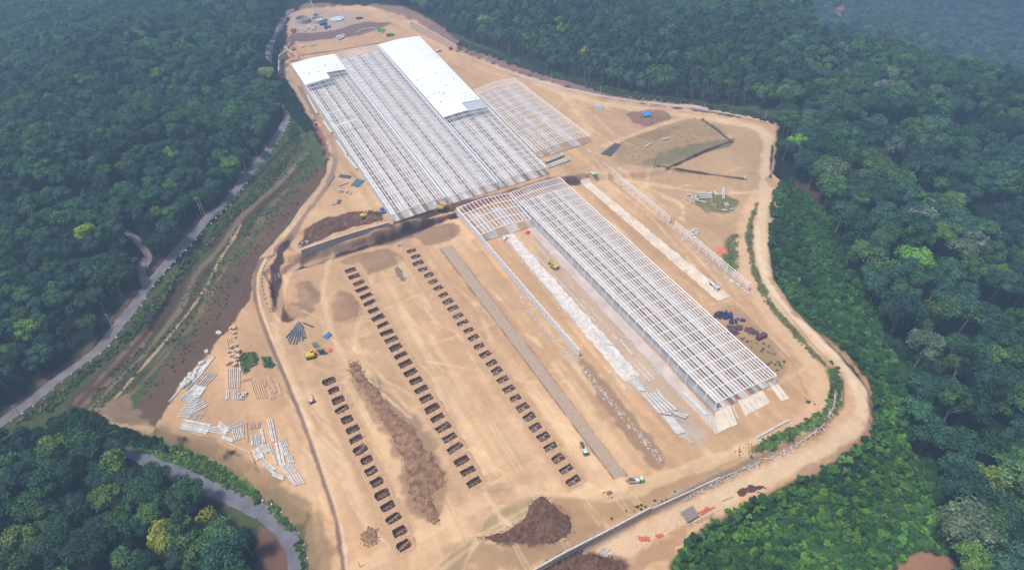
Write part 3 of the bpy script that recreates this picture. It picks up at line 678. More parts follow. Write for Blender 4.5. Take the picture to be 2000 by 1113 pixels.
n_.links.new(tc_.outputs['Object'], mp_.inputs[0]); n_.links.new(mp_.outputs[0], wv_.inputs[0]); n_.links.new(wv_.outputs['Fac'], bp_.inputs['Height']); n_.links.new(bp_.outputs[0], n_.nodes['Principled BSDF'].inputs['Normal'])
M['roof_grey'] = mat('grey_roof_sheet', c8(200,208,214), .5, .06, .3)
M['gutter'] = mat('gutter_sheet', c8(214,224,236), .4, .08, .3)
M['floor_a'] = mat('hall_floor', c8(208,196,190), .9, .3, .09, bump=.3)
M['floor_b'] = mat('hall_floor_brown', c8(150,132,120), .9, .3, .12, bump=.3)
M['floor_c'] = mat('hall_floor_pale', c8(232,226,222), .9, .2, .15, bump=.3)
M['floor_d'] = mat('hall_floor_sand', c8(196,162,130), .9, .2, .1, bump=.3)
def strips(seed, n=13, pal='abca'):
    r = random.Random(seed); u = 0.01; out = []; k = 0
    while u < .985:
        d = r.uniform(.5, 1.4) / n; out.append((u, min(.99, u + d), M['floor_' + pal[k % len(pal)]])); u += d; k += 1
    return out
h1 = Hall((569,126),(654,107),(870,386),(766,420), UP, 6.5, 1.1, 'steel_hall', 'leftmost bay of the far steel hall, its far end under a small white roof', npur=19)
h2 = Hall((657,106),(737,88),(970,357),(876,385), UP, 6.5, 1.1, 'steel_hall', 'open middle bay of the far steel hall, no roof sheets at all', npur=18)
h3 = Hall((740,88),(819,72),(1067,328),(976,355), UP, 6.5, 1.1, 'steel_hall', 'right bay of the far steel hall under the long bright white roof', npur=17)
h4 = Hall((926,176),(1003,153),(1152,266),(1046,298), UP, 6.2, 1.8, 'steel_shed', 'bare arched steel shed right of the white roofed bay', npur=20, sides='R', girts=2, pitch=8.5, pw=.36)
h5 = Hall((892,407),(992,378),(1036,429),(938,459), 0, 6.5, 1.7, 'steel_wing', 'short wing of roof frames left of the long near hall', npur=14, sides='', pitch=8, pw=.34, fw=.42)
h6 = Hall((996,377),(1092,347),(1516,734),(1400,786), 0, 7.5, .9, 'steel_hall', 'long roofless near steel hall with a curved open end frame', npur=20, pitch=7.6, pw=.38, fw=.28)
h1.panel(0, .55, 0, h1.tfrac(599, 167), M['roof']); h1.panel(.55, 1, 0, h1.tfrac(674, 137, 1), M['roof'])
h3.panel(0, .55, 0, h3.tfrac(866, 231), M['roof']); h3.panel(.55, 1, 0, h3.tfrac(937, 196, 1), M['roof'])
h3.panel(.55, 1, h3.tfrac(937, 196, 1) + .005, h3.tfrac(953, 211, 1), M['roof_grey'], label='grey translucent roof panels past the end of the white sheets')
for h, sd_ in ((h1, 1), (h2, 1), (h3, 1)): 
    pass
for h, pal, sdv in ((h1, 'acba', 1), (h2, 'acab', 2), (h3, 'caba', 3)): h.floor(strips(sdv, 15, pal))
h4.floor(strips(4, 8, 'da'))
h6.floor(strips(6, 17, 'abcadb'))
h5.floor(strips(5, 6, 'da'))
def seams(h, u0, u1, t0, t1, n):
    for k in range(n):
        t = lerp(t0, t1, (k + .5) / n); mb = MB(); a = [h.pt(lerp(u0, u1, q / 6), t, .66) for q in range(7)]
        for p, q in zip(a[:-1], a[1:]): mb.bar(p, q, .12, .08)
        mb.build('sheet_lap', M['roof_grey'], h.root)
    r = random.Random(4); mb = MB()
    for k in range(n * 2):
        p = h.pt(r.uniform(u0 + .03, u1 - .03), lerp(t0, t1, 1 - abs(r.gauss(0, .25)) % 1), .7); mb.box((p.x, p.y, p.z), (r.uniform(.4, 2.4), .4, .3), r.uniform(0, 3))
    mb.build('loose_offcuts', M['grey_metal2'], h.root)
M['grey_metal2'] = mat('offcut_grey', c8(150,146,148), .6, .1, 1)
seams(h1, 0, 1, 0, h1.tfrac(674, 137, 1), 4); seams(h3, 0, 1, 0, h3.tfrac(937, 196, 1), 14)
# translucent-looking gutter troughs in the valleys between bays
for h in (h1, h2, h3):
    for u in ((0.972, 1.0),):
        h.panel(u[0], u[1], 0 if h is not h3 else h3.tfrac(953, 211, 1), 1, M['gutter'], 'gutter', .45)

# cream slab ends beyond the open end of the near hall
for px, lab in (([(1395,800),(1425,788),(1440,829),(1402,843)], 'left cream slab end past the open end of the near hall'), ([(1440,782),(1487,760),(1504,787),(1456,813)], 'middle cream slab end past the open end of the near hall'), ([(1500,748),(1513,742),(1541,778),(1526,784)], 'right narrow cream slab end past the open end of the near hall')):
    sheet('slab_end', px, M['slab_cream'], .3, lab, 'slab')
pipes_later = [((1412+i*9,802-i*4),(1426+i*8,830-i*5)) for i in range(3)] + [((1452+i*10,790-i*5),(1466+i*9,806-i*5)) for i in range(4)] + [((1512,752),(1530,774))]
# white new-laid roof frames seen brighter
for h, ts in ((h1, (.42, .50, .505)), (h3, (.66, .70))):
    for t in ts:
        mb = MB(); a = [h.pt(k / 8, t, .7) for k in range(0, 5)]
        for p, q in zip(a[:-1], a[1:]): mb.bar(p, q, .7, .12)
        mb.build('loose_roof_sheet', M['roof'], h.root)

# free-standing wall frames: posts and rails
def wall_frame(a_top, b_top, base, h, n, label, rails=4, depth=.4, mat_=None, lattice=False):
    A = Vector((*P(*a_top, base + h), base)); B = Vector((*P(*b_top, base + h), base)); c = (A + B) / 2
    root = thing('wall_frame', label, 'wall frame', c); m = mat_ or M['steel_white']
    for i in range(n + 1):
        p = A.lerp(B, i / n) - c; z0 = hz(p.x + c.x, p.y + c.y) - base - .2
        MB().bar((p.x, p.y, z0), (p.x, p.y, h), .62, .62).build('post', m, root)
    for k in range(rails):
        z = h * (k + .7) / rails; p = A - c; q = B - c; MB().bar((p.x, p.y, z), (q.x, q.y, z), .2, .36).build('rail', m, root)
    if lattice:
        nrm = (B - A).cross(Vector((0, 0, 1))).normalized() * 1.1
        for k in range(3):
            z = h * (k + 1.2) / 3.6; p = A - c + nrm; q = B - c + nrm; MB().bar((p.x, p.y, z), (q.x, q.y, z), .12, .2).build('rail', M['steel_blue'], root)
wall_frame((1180,318), (1309,421), 0, 6.6, 12, 'far half of the white post and rail wall frame right of the near hall')
wall_frame((1320,432), (1465,551), 0, 6.6, 11, 'near half of the white post and rail wall frame, orange tarp behind it')
wall_frame((893,407), (1131,681), 0, 6.3, 38, 'long white left wall frame of the unroofed wing', rails=5, lattice=True)

# ------------------------------------------------------------------ retaining walls
def ret_wall(pts_px, h, th, label, m=None, zoff=0.0, name='retaining_wall', sub=None):
    W = [at(*q) for q in pts_px]; c = W[len(W) // 2]; root = thing(name, label, 'wall', c); mb = MB(); cap = MB()
    for a, b, ha, hb in zip(W[:-1], W[1:], h[:-1], h[1:]):
        d = (b - a); d.z = 0; d.normalize(); nn = Vector((-d.y, d.x, 0)) * th / 2
        A = a - c; B = b - c; A.z += zoff; B.z += zoff
        mb.quadbox([A - nn - Vector((0,0,1.5)), A + nn - Vector((0,0,1.5)), B + nn - Vector((0,0,1.5)), B - nn - Vector((0,0,1.5)), A - nn + Vector((0,0,ha)), A + nn + Vector((0,0,ha)), B + nn + Vector((0,0,hb)), B - nn + Vector((0,0,hb))])
        cap.bar(A + Vector((0,0,ha + .1)), B + Vector((0,0,hb + .1)), th + .25, .18)
    mb.build('wall_face', m or M['concrete_old'], root); cap.build('coping', M['concrete'], root); return root
M['stonewall'] = mat('stone_masonry', c8(222,194,172), .9, .15, .5, bump=.4)
ret_wall([(590,498),(650,478),(700,462),(762,442)], [4.5,4.5,4.5,3.5], .8, 'grey retaining wall beside the dark excavation below the far hall')
ret_wall([(803,57),(850,80),(893,102)], [8.5,8,6], .8, 'pale stone retaining wall right of the white roof at the top', M['stonewall'])
ret_wall([(562,112),(548,122),(546,150)], [7,7,5], .8, 'pale stone retaining wall by the bend of the road at top left', M['stonewall'])
ret_wall([(556,98),(572,112)], [4,4], .8, 'short return of the stone retaining wall at the far left corner', M['stonewall'])
ret_wall([(1040,1122),(1100,1088),(1180,1047),(1270,999)], [4.0,4.0,4.0,4.0], .6, 'concrete retaining wall across the bottom edge of the site')
ret_wall([(1270,999),(1340,966),(1405,934)], [2.4,1.8,.9], .45, 'unfinished retaining wall with leaning poles at bottom right', M['stonewall'])

# ------------------------------------------------------------------ soil mounds
def mound(pts_px, h, label, m, name='soil_mound', n_clod=0, seed=1, rough=1.0, cat='soil mound'):
    W = smooth_line(atl(pts_px) + [atl(pts_px[:1])[0]], 3)[:-1]; A = np.array(W); c = A.mean(0); st = .9
    xs = np.arange(A[:, 0].min() - 1, A[:, 0].max() + 1, st); ys = np.arange(A[:, 1].min() - 1, A[:, 1].max() + 1, st); X, Y = np.meshgrid(xs, ys)
    d = sdf_poly(X, Y, W) + 1.8 * fbm(X, Y, 5, seed)
    Hh = h * (1 - np.exp(-np.clip(d, 0, None) / 3.2)) * (1 + .7 * rough * fbm(X, Y, 5, seed + 3, 4)) + rough * .9 * np.abs(fbm(X, Y, 2.2, seed + 7, 2)) * sstep(0, 1.5, d)
    mb = MB(); idx = -np.ones(X.shape, int); zc = hz(*c)
    for j in range(X.shape[0]):
        for i in range(X.shape[1]):
            if d[j, i] > -1.3:
                idx[j, i] = len(mb.v); mb.v.append((X[j, i] - c[0], Y[j, i] - c[1], hz(X[j, i], Y[j, i]) - zc + (Hh[j, i] if d[j, i] > 0 else -.25)))
    for j in range(X.shape[0] - 1):
        for i in range(X.shape[1] - 1):
            q = (idx[j, i], idx[j, i + 1], idx[j + 1, i + 1], idx[j + 1, i])
            if min(q) >= 0: mb.f.append(tuple(int(k) for k in q)); mb.mi.append(0)
    r = random.Random(seed); k = 0
    while k < n_clod:
        i = r.randrange(X.shape[1]); j = r.randrange(X.shape[0])
        if d[j, i] > .2 or (d[j, i] > -1.2 and r.random() < .5):
            s_ = r.choice((r.uniform(.18, .4), r.uniform(.25, .7))) * rough; mb.blob((X[j, i] - c[0] + r.uniform(-.4, .4), Y[j, i] - c[1] + r.uniform(-.4, .4), hz(X[j, i], Y[j, i]) - zc + max(0, Hh[j, i]) + s_ * .2), s_, 1, .5, r.randrange(999), .75); k += 1
    o = mb.build(name, m); o.location = (c[0], c[1], zc); return tag(o, label, cat)
mound([(682,708),(698,708),(715,735),(738,760),(765,800),(800,830),(835,880),(868,925),(866,950),(840,965),(855,1005),(845,1022),(820,990),(800,960),(790,910),(770,860),(745,815),(712,765),(685,730)], .9, 'long ridge of brown clods between the left and middle pit rows', M['clod'], n_clod=2200, seed=4, rough=.7)
mound([(708,1040),(722,1030),(736,1038),(738,1055),(722,1062),(710,1055)], 1.2, 'small round heap of clods near the end of the left pit row', mat('tan_clods', c8(164,130,104), .95, .3, .8, bump=.6), n_clod=120, seed=9)
mound([(930,1046),(985,1036),(1025,1010),(1043,980),(1062,970),(1088,990),(1112,1008),(1118,1035),(1100,1052),(1060,1062),(985,1060)], .8, 'dark brown tipped spoil slope at the bottom edge of the site', M['soil_dark'], n_clod=900, seed=12, rough=.6)
mound([(1060,1118),(1085,1090),(1130,1080),(1180,1085),(1210,1118)], 1.2, 'dark spoil heap outside the bottom retaining wall', M['soil_dark'], n_clod=400, seed=14)
mound([(1179,962),(1188,956),(1197,960),(1196,968),(1186,970)], 1.2, 'small brown soil heap left of the dump truck at the near edge', M['clod'], n_clod=10, seed=15)
for k, (x, y) in enumerate(((1449,960),(1470,954),(1486,950))):
    mound([(x-9,y),(x-4,y-6),(x+6,y-5),(x+9,y+1),(x+3,y+6),(x-6,y+5)], 1.8, '%s of three small dark soil heaps beside the outer dirt road' % ('leftmost', 'middle', 'rightmost')[k], mat('red_soil', c8(108,72,60), .95, .3, .8), n_clod=8, seed=20 + k)
mound([(1012+560,783),(1580,779),(1586,786),(1578,791),(1571,790)], 1.0, 'lone dark soil lump on the sand by the green verge', M['soil_dark'], n_clod=6, seed=25)
mound([(1098,348),(1112,344),(1128,353),(1122,362),(1106,359)], 1.6, 'dark wet soil heap at the far corner of the near hall', M['soil_dark'], n_clod=30, seed=27)
mound([(1385,848-218),(1400,640),(1395,655),(1380,645)], .5, 'flattened dark soil patch by the near hall right side', M['soil_dark'], n_clod=4, seed=28) if False else None
mound([(768,522),(778,522),(792,545),(790,550),(780,546)], .7, 'row of small rubble lumps between the middle and right pit rows', mat('grey_rubble', c8(150,130,112), .95, .35, .8), n_clod=40, seed=29, name='rubble_heap')
mound([(590,478),(640,452),(700,440),(745,432),(740,422),(700,416),(640,428),(605,448)], 1.6, 'broad dark brown excavated soil bank left of the far hall', M['soil_dark'], n_clod=60, seed=31, rough=.6)
mound([(1235,228),(1255,222),(1280,228),(1288,238),(1262,245),(1240,240)], .8, 'low brown soil heap around the blue shelter', mat('shelter_soil', c8(150,114,98), .95, .3, .8), n_clod=20, seed=33)

# ------------------------------------------------------------------ concrete piles, pipes, beams
M['pile_white'] = mat('precast_pile', c8(222,218,212), .8, .2, .4)
M['pile_beige'] = mat('dusty_pile', c8(222,188,154), .85, .15, .8)
M['pipe_dark'] = mat('dark_pipe', c8(92,98,108), .5, .12, 1)
M['pipe_grey'] = mat('grey_pipe', c8(128,132,136), .55, .12, 1)
M['drum'] = mat('dark_blue_drum', c8(66,70,104), .5, .15, 2)
M['rust'] = mat('rusty_sheet', c8(104,74,76), .8, .2, 1)
def log(a, b, r, m, name, label, cat, group, z=0.0, square=False):
    A = at(*a); B = at(*b); c = (A + B) / 2; c.z = max(hz(c.x, c.y), (A.z + B.z) / 2) + z
    A = A - c; B = B - c; A.z += r + z; B.z += r + z; A.z = max(A.z, r); B.z = max(B.z, r)
    mb = MB()
    if square: mb.bar(A, B, r * 2, r * 2)
    else: mb.tube(A, B, r, r * .96, 10)
    o = mb.build(name, m, None, False); o.location = c; return tag(o, label, cat, group)
CL = [ # crop coordinates of the storage yard (origin 300,600, scale 3.0925): x0,y0,x1,y1,n,dx,dy,kind
 (372,300,262,440,7,-9,5,'w'),(380,405,285,510,7,-15,-2,'w'),(258,470,160,562,8,9,3,'w'),(92,572,165,488,2,9,1,'w'),(318,480,272,548,6,-9,0,'w'),
 (215,560,280,563,12,-6,9,'w'),(325,595,245,640,4,-5,-9,'w'),(305,645,272,683,6,-14,-2,'w'),(185,680,350,712,7,-4,9,'w'),(352,722,458,746,4,-6,9,'w'),
 (400,690,455,735,4,-4,10,'w'),(460,718,538,690,4,0,9,'w'),(412,778,482,800,3,0,8,'w'),(480,745,497,808,6,10,-3,'w'),(545,695,549,765,2,9,0,'b'),(563,695,567,815,1,0,0,'b'),
 (592,695,583,738,7,9,-1,'b'),(593,770,592,838,6,10,0,'w'),(645,735,665,822,2,9,0,'w'),(628,840,665,890,5,10,-4,'w'),(598,865,632,925,5,9,-4,'w'),(580,875,612,948,3,-1,0,'b'),
 (440,812,585,878,2,-2,7,'b'),(640,930,672,962,2,8,-5,'w'),(655,900,690,950,1,0,0,'w'),(676,962,722,1005,2,9,-7,'w'),(700,948,738,980,2,-6,6,'w'),(718,1018,785,1045,4,1,-7,'w'),
 (688,675,716,815,3,12,0,'w'),(697,830,737,950,2,10,0,'w'),(735,820,762,955,4,11,0,'w'),(760,800,778,850,4,11,-3,'w'),(778,852,795,900,3,11,-2,'w'),(808,895,822,942,4,9,0,'w'),
 (765,955,850,1080,5,16,-3,'w'),(450,370,445,490,7,12,0,'w'),(447,505,440,560,2,10,0,'w'),(490,500,485,562,3,11,0,'w'),(525,445,595,427,2,0,9,'b'),
 (585,450,600,500,6,13,-2,'b'),(600,495,622,555,6,13,-1,'b'),(690,500,702,555,5,8,0,'b'),(690,420,735,515,2,10,-1,'b'),(742,460,765,528,2,9,-1,'b'),(672,445,675,480,1,0,0,'b'),(445,195,455,255,3,11,-3,'b'),(518,335,525,385,1,0,0,'w')]
desc = ['in the steep far left fan','in the second fan of the yard','at the left point of the yard','beside the left tip of the yard','below the second fan','in the ladder-like stack','crossed beside the ladder-like stack','under the crossed piles','in the wide left stack','right of the wide left stack',
 'at the centre left heap','atop the centre heap','under the centre heap','in the short upright bundle','in the dusty pair','lying alone by the dusty pair','in the thin dusty bundle','in the centre bundle','right of the centre bundle','in the slanted centre bundle','in the lower slanted bundle','left of the lower slanted bundle',
 'on the brown bank edge','in the lower link','next to the lower link','near the lowest pack','above the lowest pack','in the lowest pack','in the tall right bundle','left below the tall bundle','in the long central right bundle','in the upper right short bundle','in the middle right short bundle','in the lower right short bundle',
 'in the long bottom bundle','in the parallel upper bundle','left below the upper bundle','right below the upper bundle','beside the upper bundle','in the dusty far bundle','in the dusty near bundle','in the dusty right bundle','in the long dusty pair by the ditch','in the short pair by the ditch','standing between the dusty bundles','at the top of the beige blocks','right of the upper bundle']
O = lambda x, y: (300 + x / 3.0925, 600 + y / 3.0925)
for ci, (x0, y0, x1, y1, n, dx, dy, k) in enumerate(CL):
    for i in range(n):
        j = lambda: random.uniform(-2.5, 2.5)
        log(O(x0 + dx * i + j(), y0 + dy * i + j()), O(x1 + dx * i + j(), y1 + dy * i + j()), .3 if k == 'w' else .3, M['pile_white' if k == 'w' else 'pile_beige'], 'concrete_pile',
            '%s concrete pile %s' % ('white' if k == 'w' else 'dusty beige', desc[ci]), 'pile', 'precast piles ' + desc[ci], z=0, square=(k == 'w' and ci % 2 == 0))
# grey pipe fan and other pipes
def pipes(lst, r, m, label, group, cat='pipe', name='pipe', sq=False, z=0.0):
    for a, b in lst: log(a, b, r, m, name, label, cat, group, z, sq)
F = lambda x, y: (300 + x / 3.0925, 600 + y / 3.0925)
pipes([(F(872,98),F(800,188)),(F(874,102),F(822,222)),(F(878,108),F(842,228)),(F(882,112),F(862,226)),(F(888,118),F(880,208)),(F(894,118),F(900,205)),(F(898,120),F(920,190)),(F(868,100),F(812,205))], .42, M['pipe_grey'], 'dark grey pipe in the fan-shaped pile left of the blue tarp', 'fan of grey pipes')
pipes([(F(880,98),F(905,130)),(F(870,150),F(910,190))], .42, M['pipe_dark'], 'dark pipe lying across the fan-shaped pile', 'fan of grey pipes', z=.7)
pipes([(F(905,97),F(965,122))], .45, M['pipe_dark'], 'lone dark pipe just right of the fan-shaped pipe pile', None)
for i in range(9):
    a = (1176 + i * .5, 303 - 3.0 * i + (i % 2)); b = (1200 + i * 1.4, 306 - 3.1 * i)
    log((1174 + i * 3.2, 301 - i * 2.4), (1194 + i * 2.2, 306 - i * 2.6), .5, M['pipe_dark'], 'pipe', 'blue-grey pipe in the stack beside the dirt track junction', 'pipe', 'stack of blue-grey pipes', z=.2)
# right yard white beams (crop origin 1100,180 scale 3.976)
G = lambda x, y: (1100 + x / 3.976, 180 + y / 3.976)
pipes([(G(920,835+i*8),G(975+i*4,885+i*3)) for i in range(2)] + [(G(945,818),G(1000,868)), (G(965,815),G(1022,868))], .45, M['pile_beige'], 'long beige beam lying left of the white beams in the right yard', 'beige beams of the right yard')
pipes([(G(1040+i*6,795+i*11),G(1145+i*4,790+i*11)) for i in range(4)] + [(G(1020,845),G(1110,858))], .5, M['pile_white'], 'white beam in the fan of beams on the grass patch', 'white beams of the right yard')
pipes([(G(1240+i*11,742),G(1238+i*11,835)) for i in range(2)], .5, M['pile_white'], 'long white beam standing crosswise right of the fan of beams', 'pair of long beams of the right yard')
pipes([(G(1172+i*11,775),G(1180+i*11,805)) for i in range(2)], .5, M['pile_white'], 'short white beam right above the fan of beams', 'short beams of the right yard')
pipes([(G(1250,865),G(1270,890)),(G(1265,860),G(1285,885)),(G(1225,918),G(1275,922)),(G(1235,922),G(1268,905)),(G(1290,912),G(1335,908))], .42, M['pile_white'], 'short white beam scattered below the grass patch', 'scattered beams of the right yard')
pipes([(G(630,435),G(680,405))], .5, M['pile_white'], 'white slab-like beam lying on the dull grass patch', None, 'beam', 'beam', True)
pipes([(G(768,378),G(828,362))], .6, M['pile_white'], 'white panel lying in the middle of the dull grass patch', None, 'beam', 'beam', True)
pipes([(G(470,392),G(500,415)),(G(500,405),G(545,420)),(G(455,375),G(470,395)),(G(490,420),G(520,430))], .5, M['pile_beige'], 'beige log beside the stack of blue-grey pipes', 'beige logs by the pipe stack')
pipes([(G(400,705),G(450,740))], .5, M['pile_beige'], 'beige beam lying on the sand by the far post and rail frame', None, 'beam', 'beam', True)
pipes([(G(730,985),G(790,1020))], .5, M['pile_beige'], 'beige beam at the near end of the far post and rail frame', None, 'beam', 'beam', True)
pipes([(G(1414,655),G(1410,682))], .4, M['pile_white'], 'white post at the near end of the dark ditch', None, 'beam', 'beam', True)
# white blocks stacks
def blocks(cx, cy, n, spread, m, label, group, size=(1.6, .9, .8), seed=0, name='concrete_block', cat='block', rnd=False):
    r = random.Random(seed); base = None
    for i in range(n):
        p = at(cx + r.uniform(-1, 1) * spread[0], cy + r.uniform(-1, 1) * spread[1]); s = r.uniform(.8, 1.2)
        if base is None:
            mb = MB()
            if rnd: mb.blob((0, 0, size[2] * .4), size[0] * .6, 2, .15, seed, .65)
            else: mb.box((0, 0, 0), size, 0, .94)
            o = base = mb.build(name, m, None, rnd)
        else: o = base.copy(); COL.objects.link(o)
        o.location = (p.x, p.y, p.z + r.choice((0, 0, .6)) ); o.rotation_euler = (0, 0, r.uniform(0, 3.1)); o.scale = (s, s, s); tag(o, label, cat, group)
for k, (x, y) in enumerate([(175,470),(190,455),(205,440),(215,460),(222,430),(235,415),(240,435),(225,410),(255,400),(262,385),(270,375),(180,480),(282,345),(300,335),(195,472),(250,420)]):
    p = at(*O(x, y)); blocks(*O(x, y), 2, (1.5, 1.5), M['pile_white'], 'round white sack in the heap on the left edge of the pile yard', 'white sacks on the yard edge', (2.0, 2, 1.6), 40 + k, 'white_sack', 'sack', True)
blocks(*O(322,275), 2, (2, 2), M['concrete'], 'grey concrete block at the far tip of the first pile fan', 'concrete blocks by the pile fan', (2.4, 1.8, 1.2), 5)
blocks(*O(398,153), 2, (3, 3), M['pile_white'], 'white round block on the brown bank edge above the yard', 'white blocks on the bank edge', (2.2, 2, 1.6), 6, rnd=True)
for k, (x, y) in enumerate([(468,130),(470,150),(488,128),(488,160),(490,182),(455,275),(475,270),(495,262),(512,270),(465,295),(485,290),(500,300),(515,300),(480,320),(505,325),(455,325),(445,345),(470,338),(490,335),(495,350),(478,245),(495,240)]):
    blocks(*O(x, y), 1, (.5, .5), M['pile_beige'], 'beige block in the column of blocks above the upper pile bundle', 'beige blocks of the pile yard', (2.6, 1.7, 1.3), 70 + k)
blocks(*O(545,540), 14, (9, 6), M['concrete'], 'pale rubble block between the white and beige pile bundles', 'rubble blocks of the pile yard', (1.4, 1.1, .8), 8)
blocks(1356, 455, 22, (7, 6), M['pile_white'], 'white block in the heap behind the near post and rail frame', 'white blocks behind the wall frame', (1.6, 1.2, .9), 9)
blocks(1165, 210, 10, (12, 4), M['pile_white'], 'white block beside the white panel in the upper right yard', 'white blocks of the upper yard', (1.8, 1.2, 1.0), 10)
blocks(1352, 388, 10, (10, 5), M['pile_white'], 'white block left of the fan of beams in the right yard', 'white blocks of the right yard', (1.8, 1.2, 1.0), 11)
blocks(1140, 1078-0, 4, (6, 3), M['concrete'], 'small concrete block by the bottom retaining wall', 'blocks by the bottom wall', (1.2, 1.0, .7), 12) if False else None
pipes([((1158,207),(1178,213)),((1160,210),(1176,216))], .6, M['roof_grey'], 'pale panel stacked in the upper right yard', 'pale panels of the upper yard', 'panel', 'panel', True)
# drums and dark sheets right of the near hall
blocks(1410, 617, 34, (18, 6), M['drum'], 'dark blue drum in the cluster right of the near hall', 'dark blue drums', (1.9, 1.1, 1.0), 13, 'drum', 'drum')
blocks(1438, 628, 14, (14, 7), M['drum'], 'dark blue drum scattered below the main cluster', 'scattered dark blue drums', (1.9, 1.1, 1.0), 14, 'drum', 'drum')
blocks(1432, 646, 14, (14, 8), M['rust'], 'rust brown sheet scattered on the soil beyond the drums', 'rust brown sheets', (3.0, 2.2, .5), 15, 'metal_sheet', 'sheet')
blocks(1470, 648, 4, (7, 5), M['rust'], 'large rust brown sheet right of the scattered sheets', 'large rust brown sheets', (5.0, 3.5, .7), 16, 'metal_sheet', 'sheet')
pipes([((1478,664),(1494,656))], 1.3, M['rust'], 'tilted rust brown crate-like sheet farthest right of the drums', None, 'sheet', 'metal_sheet', True)
# precast beams on the middle strip
H5 = lambda x, y: (1000 + x / 3.71, 650 + y / 3.71)
pipes([(H5(600+i*16,0+i*4),H5(690+i*14,90+i*2)) for i in range(4)], .45, M['pile_white'], 'white beam at the upper end of the middle concrete strip', 'beams at the upper end of the middle strip', 'beam', 'beam', True)
pipes([(H5(955+i*24,455-i*4),H5(1075+i*28,590-i*6)) for i in range(5)], .55, M['pile_white'], 'long white beam at the lower end of the middle concrete strip', 'beams at the lower end of the middle strip', 'beam', 'beam', True)
pipes([(H5(1100+i*18,610+i*2),H5(1200+i*16,740-i*4)) for i in range(4)], .5, M['pile_white'], 'white beam in the last bundle of the middle strip', 'beams in the last bundle of the strip', 'beam', 'beam', True)
pipes([(H5(860+i*18,355),H5(930+i*16,425)) for i in range(3)], .45, M['pile_white'], 'white beam beside the rubble halfway down the middle strip', 'beams halfway down the middle strip', 'beam', 'beam', True)
pipes([(H5(1155,585),H5(1270,610)),(H5(1170,595),H5(1255,625)),(H5(1060,585),H5(1150,600))], .4, M['pile_white'], 'white beam lying crosswise on the strip bundles', 'crosswise beams on the strip', 'beam', 'beam', True, z=.8)
pipes([(H5(780,55),H5(875,165)),(H5(725,15),H5(760,50)),(H5(890,240),H5(1000,355)),(H5(918,225),H5(1030,345)),(H5(1045,410),H5(1095,470))], .38, M['pile_white'], 'white beam lying on the grey ground between strip and hall', 'beams between strip and hall', 'beam', 'beam', True)
pipes([(H5(668,250),H5(718,303)),(H5(748,330),H5(830,420))], .35, M['pile_white'], 'thin white beam left of the middle concrete strip', 'thin beams left of the strip', 'beam', 'beam', True)
pipes([(H5(1230+i*11,435),H5(1400+i*9,600-i*2)) for i in range(3)], .4, M['pile_white'], 'long white rail along the left foot of the near hall', 'rails along the hall foot', 'beam', 'beam', True)
pipes([(H5(1230,755),H5(1310,800)),(H5(1265,745),H5(1330,770))], .35, M['pile_beige'], 'short beige beam at the lower tip of the strip', 'beams at the strip tip', 'beam', 'beam', True)
pipes(pipes_later, .3, M['pile_white'], 'white rail lying lengthwise on a cream slab end', 'rails on the slab ends', 'beam', 'beam', True, z=.25)
r_ = random.Random(77)
def rubble(lst, n, rad, m, label, name='rubble', size=(.25, .7)):
    W = [at(*q) for q in lst]; c = W[0]; mb = MB()
    for i in range(n):
        k = r_.randrange(len(W) - 1); p = W[k].lerp(W[k + 1], r_.random()); x = p.x + r_.gauss(0, rad) * .5; y = p.y + r_.gauss(0, rad) * .5; s = r_.uniform(*size)
        mb.box((x - c.x, y - c.y, hz(x, y) - c.z + .02), (s * r_.uniform(.7, 2.8), s, s * .6), r_.uniform(0, 3.1), .8)
    o = mb.build(name, m); o.location = c; tag(o, label, 'rubble', kind='stuff'); return o
rubble([(985,462),(1100,600),(1170,665),(1240,742)], 900, 2.6, M['pile_white'], 'white broken rubble along the middle concrete strip')
rubble([(1240,742),(1290,790),(1350,862)], 260, 2.4, M['concrete'], 'pale rubble between the beams of the lower strip')
rubble([(1135,715),(1180,770),(1240,840),(1290,900)], 240, 2.2, M['concrete'], 'scattered stones in the dug brown strip')
rubble([(1000,560),(1060,640),(1125,708)], 300, 1.8, M['concrete'], 'stones at the foot of the left wall frame')
rubble([(1330,465),(1400,530),(1462,572)], 140, 1.6, M['pile_white'], 'white offcuts at the foot of the near post and rail frame')
rubble([(1170,380),(1250,450),(1340,530),(1400,575)], 200, 3.2, M['pile_beige'], 'small debris along the cream concrete strip')
rubble([(1030,440),(1120,540),(1250,690),(1400,840)], 500, 1.8, M['concrete'], 'debris along the left foot of the near hall')
rubble([(580,55),(620,62),(660,50)], 60, 3, M['pile_white'], 'debris around the round tanks')
rubble([(605,470),(580,480),(590,500)], 60, 3, M['concrete'], 'debris at the left end of the retaining wall')
rubble([(1290,1040),(1350,1010),(1240,1065)], 50, 4, M['pile_beige'], 'timber offcuts on the outer road')
rubble([(1455,870),(1480,880),(1440,885)], 40, 3, M['clod'], 'clods beside the green verge')

